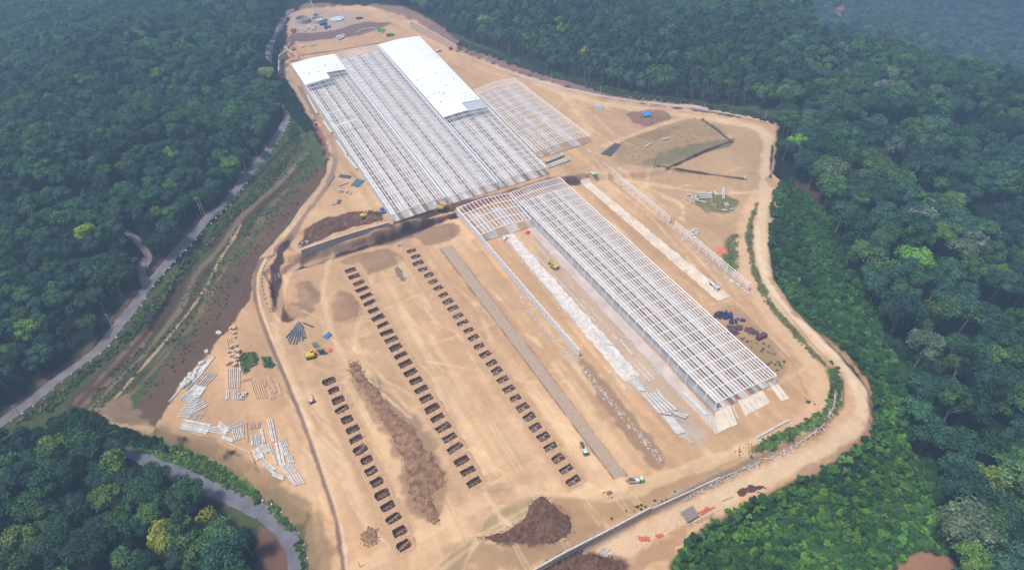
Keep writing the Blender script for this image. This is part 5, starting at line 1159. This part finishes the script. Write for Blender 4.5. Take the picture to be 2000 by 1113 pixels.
# prototype = (crown mesh, trunk mesh); a few broad ones, a few tall ones
PROTO = []
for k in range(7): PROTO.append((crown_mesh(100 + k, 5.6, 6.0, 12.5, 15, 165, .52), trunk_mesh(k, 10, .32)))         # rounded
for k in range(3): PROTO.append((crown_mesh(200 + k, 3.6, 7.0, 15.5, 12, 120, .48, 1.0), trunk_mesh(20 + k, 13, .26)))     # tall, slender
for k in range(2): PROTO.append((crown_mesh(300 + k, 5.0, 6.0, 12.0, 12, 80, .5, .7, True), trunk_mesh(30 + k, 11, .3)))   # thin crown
GREENS = [(54,88,60),(46,78,60),(62,94,56),(42,70,60),(70,98,56),(52,82,68)]
BRIGHT = [(78,114,56),(90,120,54),(72,106,58)]
PALE = [(86,104,82),(80,98,80)]
TC = 1.6
def col_of(rgb): return tuple(min(1, v * TC) for v in c8(*rgb))
FOREST = {
 'left': ([(-120,-60),(556,-60),(552,10),(528,50),(515,108),(520,150),(546,178),(549,205),(545,232),(525,275),(492,318),(445,370),(385,428),(330,488),(302,520),(300,505),(284,470),(262,446),(246,452),(262,480),(268,515),(264,548),(236,596),(186,656),(120,706),(50,756),(-120,850)], 8.8, 1.16),
 'near': ([(-120,880),(-20,866),(60,866),(150,874),(222,893),(262,918),(312,950),(372,985),(440,1020),(478,1052),(500,1085),(508,1250),(-120,1250)], 9.8, 1.42),
 'right': ([(556,-60),(2250,-60),(2250,1250),(1860,1250),(1850,1095),(1822,1000),(1788,900),(1770,800),(1752,730),(1700,640),(1672,560),(1640,500),(1620,460),(1600,400),(1560,338),(1526,322),(1522,262),(1528,232),(1450,212),(1380,202),(1280,188),(1180,168),(1080,140),(980,108),(905,76),(845,32),(780,8),(700,-6),(600,-8)], 8.8, 1.12),
}
pts = []
rf = np.random.default_rng(11)
RIDGE = None
for zn, (poly, g, sc0) in FOREST.items():
    W = [tuple(P(q[0], max(q[1], -60), 0)) for q in poly]
    W = atl([(a, max(b, 0)) for a, b in poly]) if zn == 'near' else [tuple(at(a, b)[:2]) if b > -20 else P(a, b, 0) for a, b in poly]
    A = np.array(W); x0, y0 = A.min(0); x1, y1 = A.max(0)
    if zn != 'near': y1 = min(1900, y1 + 900)
    if zn == 'right': W = W[:0] + [(0, 1900)] + [(1500, 1900), (1500, 90)] + W[3:]; W = [q if i > 0 else (-260, 1900) for i, q in enumerate(W)]
    if zn == 'left': W = [(-1100, 120 + 0)] + [(-1100, 1900), (-255, 1900)] + W[2:]
    if zn == 'left': x0 = -1100; y1 = 1900
    if zn == 'right': x0, x1, y1 = -260, 1500, 1900
    xs = np.arange(x0, x1, g); ys = np.arange(y0, y1, g); X, Y = np.meshgrid(xs, ys); X = X + rf.uniform(-.42, .42, X.shape) * g; Y = Y + rf.uniform(-.42, .42, Y.shape) * g
    m = sdf_poly(X, Y, W) > 0; X, Y = X[m], Y[m]
    for x, y in zip(X, Y):
        z = hz(x, y); u, v, zc = proj(x, y, z + 5)
        if not (-130 < u < 2130 and -90 < v < 1250) or zc < 50: continue
        s = sc0
        if zn == 'right':
            big = sstep(1380, 1700, u) * sstep(60, 260, v); s = lerp(1.12, 1.95, float(big))
            if rf.random() < float(big) * .58: continue
            if 1690 < u < 1860 and 640 < v < 760 and rf.random() < .5: continue
        if y > 900 and rf.random() < .35: continue
        if y > 900: s *= 1.25
        s *= rf.uniform(.78, 1.25)
        pts.append((x, y, z, s, zn, u, v, zc))
print('trees', len(pts))
pts.sort(key=lambda t: -(t[3] / t[7]) - (1000 if (0 < t[5] < 2000 and 0 < t[6] < 1113) else 0))
SPECIAL = [(410,1000,(138,140,50)),(350,1062,(128,132,52)),(120,965-80,(90,110,52)),(210,938,(86,112,52)),(45,640,(104,134,52)),(155,445,(122,148,46)),(1550,280,(104,146,50)),(1160,110,(150,140,66)),(1105,100,(110,140,64)),
           (1640,115,(110,120,92)),(1740,150,(100,112,92)),(1800,400,(108,120,100)),(1790,440,(108,118,102)),(1900,530,(100,114,98)),(1700,210,(96,110,90)),(940,45,(96,140,70)),(520,150,(130,140,70)),(500,320,(128,134,56)),(1910,700,(96,140,60)),(1770,535,(100,150,60)),
           (30,1060,(92,112,54)),(300,1035,(80,108,54)),(220,1000,(84,112,54)),(1845,1080,(88,104,80)),(1900,960,(110,128,60))]
used_sp = set()
def tree_color(t):
    for i, (a, b, c_) in enumerate(SPECIAL):
        if i not in used_sp and abs(t[5] - a) < 22 and abs(t[6] - b) < 22: used_sp.add(i); return col_of(c_), 'special'
    q = rf.random(); patch = float(vnoise(np.array([t[0]]), np.array([t[1]]), 45, 7)[0])
    if q < .03 + .14 * max(0, patch): return col_of(BRIGHT[int(rf.integers(3))]), 'bright'
    if q > .96 and t[4] == 'right': return col_of(PALE[int(rf.integers(2))]), 'pale'
    g_ = GREENS[int(rf.integers(6))]; k = rf.uniform(.7, 1.3) * (1 + .5 * patch); return tuple(v * k for v in col_of(g_)), 'green'
ZL = {'left': 'in the left forest above the pale road', 'near': 'in the bottom left forest', 'right': 'in the valley forest right of the dirt road'}
KL = {'green': 'dark green broadleaf tree', 'bright': 'bright yellow-green tree', 'pale': 'pale grey-green tree', 'special': 'conspicuous lighter tree'}
NIND = 300; rest = []
def kind_for(t):
    q = rf.random()
    edge = t[4] == 'right' and t[6] < 240 and t[5] < 1520
    if edge: return int(rf.choice([0, 1, 2, 7, 8, 9, 7, 8], 1)[0])
    if q < .82: return int(rf.integers(7))
    if q < .93: return 7 + int(rf.integers(3))
    return 10 + int(rf.integers(2))
PROTO_OBJ = {}
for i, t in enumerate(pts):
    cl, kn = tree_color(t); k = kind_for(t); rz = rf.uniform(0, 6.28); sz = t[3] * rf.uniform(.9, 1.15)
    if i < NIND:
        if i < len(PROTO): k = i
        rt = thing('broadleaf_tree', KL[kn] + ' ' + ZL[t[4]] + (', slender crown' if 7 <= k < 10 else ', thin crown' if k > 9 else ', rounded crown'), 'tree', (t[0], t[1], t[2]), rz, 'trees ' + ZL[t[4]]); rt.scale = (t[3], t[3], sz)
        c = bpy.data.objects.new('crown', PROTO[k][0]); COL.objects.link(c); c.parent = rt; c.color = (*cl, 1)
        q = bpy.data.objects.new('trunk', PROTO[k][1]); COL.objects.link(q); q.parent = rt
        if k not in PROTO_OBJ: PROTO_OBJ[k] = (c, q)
    else: rest.append((t[0], t[1], t[2], t[3], t[3], sz, rz, k, *cl))

def gn_scatter(name, rows, protos, label, cat):
    """one mesh of points, instancing the given prototype objects by the integer attribute 'sort'"""
    A = np.array(rows, np.float32); me_ = bpy.data.meshes.new(name); me_.vertices.add(len(A)); me_.vertices.foreach_set('co', A[:, :3].ravel())
    a = me_.attributes.new('scl', 'FLOAT_VECTOR', 'POINT'); a.data.foreach_set('vector', A[:, 3:6].ravel())
    r = np.zeros((len(A), 3), np.float32); r[:, 2] = A[:, 6]; a = me_.attributes.new('rot', 'FLOAT_VECTOR', 'POINT'); a.data.foreach_set('vector', r.ravel())
    a = me_.attributes.new('sort', 'INT', 'POINT'); a.data.foreach_set('value', A[:, 7].astype(np.int32))
    a = me_.attributes.new('color', 'FLOAT_COLOR', 'POINT'); a.data.foreach_set('color', np.concatenate([A[:, 8:11], np.ones((len(A), 1), np.float32)], 1).ravel())
    o = bpy.data.objects.new(name, me_); COL.objects.link(o); tag(o, label, cat, kind='stuff')
    ng = bpy.data.node_groups.new(name, 'GeometryNodeTree'); ng.interface.new_socket('Geometry', in_out='INPUT', socket_type='NodeSocketGeometry'); ng.interface.new_socket('Geometry', in_out='OUTPUT', socket_type='NodeSocketGeometry')
    N_ = ng.nodes; gi = N_.new('NodeGroupInput'); go = N_.new('NodeGroupOutput'); j = N_.new('GeometryNodeJoinGeometry')
    def na(nm, ty): x = N_.new('GeometryNodeInputNamedAttribute'); x.data_type = ty; x.inputs['Name'].default_value = nm; return next(s for s in x.outputs if s.enabled)
    ks = na('sort', 'INT'); sc = na('scl', 'FLOAT_VECTOR'); ro = na('rot', 'FLOAT_VECTOR')
    for k, objs in protos.items():
        cp = N_.new('FunctionNodeCompare'); cp.data_type = 'INT'; cp.operation = 'EQUAL'
        ia = [s for s in cp.inputs if s.enabled]; ng.links.new(ks, ia[0]); ia[1].default_value = k
        for ob in objs:
            oi = N_.new('GeometryNodeObjectInfo'); oi.inputs['Object'].default_value = ob; oi.transform_space = 'ORIGINAL'; oi.inputs['As Instance'].default_value = True
            ip = N_.new('GeometryNodeInstanceOnPoints'); ng.links.new(gi.outputs[0], ip.inputs['Points']); ng.links.new(cp.outputs[0], ip.inputs['Selection'])
            ng.links.new(oi.outputs['Geometry'], ip.inputs['Instance']); ng.links.new(ro, ip.inputs['Rotation']); ng.links.new(sc, ip.inputs['Scale']); ng.links.new(ip.outputs[0], j.inputs[0])
    ng.links.new(j.outputs[0], go.inputs[0]); md = o.modifiers.new('scatter', 'NODES'); md.node_group = ng; return o
gn_scatter('forest', rest, PROTO_OBJ, 'dense far forest covering the hills around the building site', 'forest')

# shrubs: the coffee slope at bottom right, road verges and terraces
SH = [crown_mesh(400 + k, 1.35, .1, 2.1, 9, 100, .23, .85) for k in range(4)]
GR = [crown_mesh(450 + k, 1.3, -.1, .9, 5, 26, .45, .6) for k in range(3)]
SHG = [(82,132,60),(70,116,62),(96,146,60),(62,104,60),(112,154,66)]
srows = []; grows = []
def scatter(poly, g, lst, cols, smin, smax, dens=1.0, kinds=4, tc=1.0, clump=0):
    W = atl([(a, max(b, 0)) for a, b in poly]); A = np.array(W); x0, y0 = A.min(0); x1, y1 = A.max(0)
    xs = np.arange(x0, x1, g); ys = np.arange(y0, y1, g); X, Y = np.meshgrid(xs, ys); X = X + rf.uniform(-.5, .5, X.shape) * g; Y = Y + rf.uniform(-.5, .5, Y.shape) * g
    m = (sdf_poly(X, Y, W) > 0) & (rf.random(X.shape) < dens)
    if clump: m &= (vnoise(X, Y, clump, 9) + .3 * vnoise(X, Y, clump / 3, 10)) > -.06
    for x, y in zip(X[m], Y[m]):
        z = hz(x, y); u, v, zc = proj(x, y, z)
        if not (-30 < u < 2030 and -20 < v < 1160): continue
        s = rf.uniform(smin, smax); c_ = cols[int(rf.integers(len(cols)))]; k = rf.uniform(.42, .95) * tc * (1 + .7 * float(vnoise(np.array([x]), np.array([y]), 18, 21)[0]))
        lst.append((x, y, z, s, s, s * rf.uniform(.8, 1.3), rf.uniform(0, 6.28), int(rf.integers(kinds)), *[q * k for q in col_of(c_)]))
SHRUB = [(1312,1120),(1322,1082),(1388,1016),(1470,975),(1560,938),(1650,888),(1700,840),(1708,790),(1702,745),(1730,742),(1760,800),(1795,900),(1825,1000),(1850,1090),(1790,1078),(1725,1120)]
scatter(SHRUB, 2.5, srows, SHG, .55, 1.8, .9); scatter(SHRUB, 2.2, grows, [(96,134,60),(84,120,56)], .7, 1.6, .6, 3, clump=9)
VAL = [(1506,400),(1515,372),(1545,350),(1600,400),(1660,520),(1720,640),(1760,740),(1800,860),(1765,850),(1735,770),(1704,735),(1660,700),(1605,648),(1550,596),(1515,540),(1502,480)]
scatter(VAL, 2.7, srows, [(66,112,60),(56,98,62),(74,122,60),(88,132,70)], .9, 2.0, .85)
scatter([(1600,360),(1700,420),(1800,560),(1900,760),(1900,1000),(1800,900),(1720,640),(1640,500)], 4.2, srows, [(56,90,58),(62,100,60)], 1.0, 2.2, .8)
srows_shrub = sorted(srows, key=lambda t: t[1] * CP + 0 * t[0] - .3 * t[3])
band = [(0,800),(60,795),(130,738),(208,684),(268,612),(302,566),(352,508),(412,440),(470,384),(520,325),(556,275),(572,232),(600,300),(560,350),(500,405),(430,470),(370,545),(310,620),(240,690),(160,760),(90,812),(20,830)]
VEG = [(84,120,58),(98,124,62),(72,104,54),(124,130,72),(120,112,74)]
scatter([(20,832),(78,790),(146,736),(216,684),(276,610),(310,566),(360,508),(420,442),(480,388),(530,325),(563,270),(571,232),(590,270),(555,330),(490,400),(425,460),(365,530),(305,610),(240,680),(160,745),(100,800)], 1.5, grows, VEG, .7, 1.6, .85, 3)
scatter([(600,260),(625,330),(560,400),(480,470),(410,580),(350,660),(270,740),(200,800),(100,830),(180,770),(290,660),(370,560),(450,460),(530,390)], 1.7, grows, [(118,124,74),(100,112,64),(134,124,84)], .4, .8, .8, 3, clump=6)
scatter([(600,300),(628,330),(600,385),(500,500),(440,600),(380,680),(300,780),(270,800),(262,780),(330,690),(400,590),(470,480),(540,400)], 1.9, grows, [(112,108,70),(96,104,62),(120,106,80)], .4, .8, .45, 3, clump=5)
scatter([(245,848),(335,870),(425,903),(505,962),(560,1005),(590,1060),(600,1113),(592,1113),(575,1050),(520,990),(450,955),(340,905),(262,880)], 1.5, grows, [(100,140,58),(112,150,64),(80,116,54)], .8, 1.7, .8, 3)
scatter([(60,850),(150,800),(220,830),(300,850),(350,880),(240,870),(150,860)], 2.0, srows, [(60,92,48),(52,84,46)], .9, 1.8, .8)
scatter([(1622,700),(1642,745),(1640,790),(1602,828),(1500,878),(1474,880),(1492,858),(1560,832),(1614,792),(1626,750)], 1.7, grows, [(96,130,66),(84,118,60),(112,138,72)], .8, 1.7, .8, 3)
scatter([(1478,400),(1470,430),(1466,470),(1474,520),(1500,580),(1560,655),(1620,715),(1616,722),(1552,662),(1492,588),(1464,524),(1458,470),(1464,428)], 1.6, grows, [(134,138,84),(116,124,74)], .5, .9, .55, 3)
scatter([(900,82),(980,110),(1080,142),(1180,170),(1290,190),(1400,206),(1520,235),(1520,245),(1400,214),(1290,199),(1180,182),(1080,152),(980,120),(890,88)], 2.0, grows, [(66,88,56),(78,92,60)], 1.0, 2.4, .8, 3)
scatter([(1356,378),(1410,372),(1442,394),(1430,418),(1395,420),(1360,402)], 1.9, grows, [(126,136,84),(140,140,90)], .4, .7, .45, 3)
scatter([(1420,462),(1441,458),(1442,522),(1426,532),(1412,500)], 1.8, grows, [(134,146,88),(118,134,78)], .5, .9, .55, 3)
scatter([(1195,285),(1310,245),(1372,238),(1428,278),(1305,325),(1230,322)], 2.4, grows, [(168,154,104),(150,142,94)], .3, .5, .35, 3, clump=9)
scatter([(468,690),(498,686),(508,704),(485,728),(466,718)], 1.3, grows, [(112,128,78)], .6, 1.0, .6, 3)
scatter([(512,697),(528,698),(536,715),(520,720)], 1.3, grows, [(100,140,74)], .6, 1.0, .7, 3)
scatter([(1380,925),(1450,885),(1470,890),(1400,930),(1290,985),(1200,1015),(1180,1010),(1290,970)], 2.2, grows, [(120,116,64),(100,110,56)], .4, .9, .5, 3, clump=6)
scatter([(560,95),(570,85),(545,130),(535,115),(545,90),(560,60),(570,30),(560,30),(540,70),(525,110)], 2.2, grows, [(66,88,56)], .9, 1.5, .6, 3)
scatter([(1440,655),(1500,672),(1545,718),(1510,735),(1470,690)], 1.9, grows, [(124,120,74),(110,110,64)], .4, .8, .5, 3, clump=6)
scatter([(556,160),(575,195),(606,250),(600,262),(580,240),(562,215),(550,180)], 1.8, srows, [(58,88,56)], 1.0, 2.0, .9)
srows = sorted(srows, key=lambda t: (proj(t[0], t[1], t[2])[2]) / t[3])
SHO = {}
def shrub_label(u, v):
    if u > 1300 and v > 700: return ('leafy green shrub on the slope at the bottom right corner', 'shrubs on the bottom right slope') if v > 860 else ('leafy green shrub beside the outer road bend', 'shrubs by the outer road bend')
    if u > 1300: return 'dark green shrub on the valley side right of the outer road', 'shrubs on the valley side'
    return 'dark green shrub between the two roads at lower left', 'shrubs between the roads'
rest_s = []
for i, t in enumerate(srows):
    u, v, zc = proj(t[0], t[1], t[2])
    if len(SHO) < 4 or (i < 300):
        k = t[7] if i >= 4 else i; o = bpy.data.objects.new('shrub', SH[k]); COL.objects.link(o); o.location = t[:3]; o.scale = t[3:6]; o.rotation_euler = (0, 0, t[6]); o.color = (*t[8:11], 1)
        lb, gp = shrub_label(u, v); tag(o, lb, 'shrub', gp); SHO.setdefault(k, (o,))
    else: rest_s.append(t)
print('shrubs', len(srows), 'grass', len(grows))
gn_scatter('shrubbery', rest_s, SHO, 'dense green shrub cover on the slopes around the site', 'shrubs')
# low plants: realised directly so that no stray prototype is needed
gp_ = [(np.array([v.co[:] for v in m.vertices]), [tuple(p.vertices) for p in m.polygons], [m.color_attributes['leaf'].data[p.loop_start].color[0] for p in m.polygons]) for m in GR]
VV = []; FF = []; CC = []; off = 0
for t in grows:
    v, f, kk = gp_[t[7] % 3]; c, s = math.cos(t[6]), math.sin(t[6]); X = v[:, 0] * t[3]; Y = v[:, 1] * t[4]
    VV.append(np.stack([X * c - Y * s + t[0], X * s + Y * c + t[1], v[:, 2] * t[5] + t[2]], 1))
    for q in f: FF.append(tuple(i + off for i in q))
    n_ = [len(q) for q in f]; k3 = np.repeat(np.array(kk), n_)[:, None] * np.array([t[8:11]]); CC.append(np.concatenate([k3, np.ones((len(k3), 1))], 1)); off += len(v)
gm = bpy.data.meshes.new('undergrowth'); gm.from_pydata(np.concatenate(VV).tolist(), [], FF); a_ = gm.color_attributes.new('tint', 'FLOAT_COLOR', 'CORNER'); a_.data.foreach_set('color', np.concatenate(CC).astype(np.float32).ravel())
gmm = bpy.data.materials.new('undergrowth'); gmm.use_nodes = True; an = gmm.node_tree.nodes.new('ShaderNodeAttribute'); an.attribute_name = 'tint'; gmm.node_tree.links.new(an.outputs['Color'], gmm.node_tree.nodes['Principled BSDF'].inputs['Base Color']); gmm.node_tree.nodes['Principled BSDF'].inputs['Roughness'].default_value = .85
gm.materials.append(gmm); go_ = bpy.data.objects.new('undergrowth', gm); COL.objects.link(go_); tag(go_, 'low green and dry plants on the terraces, verges and banks', 'plants', kind='stuff')

# ------------------------------------------------------------------ haze
zb = float(Z.min()) - 5; mb = MB(); mb.box((100, 1100, zb), (3400, 2700, 300 - zb)); hz_o = mb.build('haze', bpy.data.materials.new('haze'))
hm = hz_o.data.materials[0]; hm.use_nodes = True; n = hm.node_tree; n.nodes.remove(n.nodes['Principled BSDF']); pv = n.nodes.new('ShaderNodeVolumePrincipled')
pv.inputs['Color'].default_value = (.46, .70, 1.0, 1); pv.inputs['Density'].default_value = .00036; pv.inputs['Anisotropy'].default_value = .2
n.links.new(pv.outputs[0], n.nodes['Material Output'].inputs['Volume']); tag(hz_o, kind='stuff')
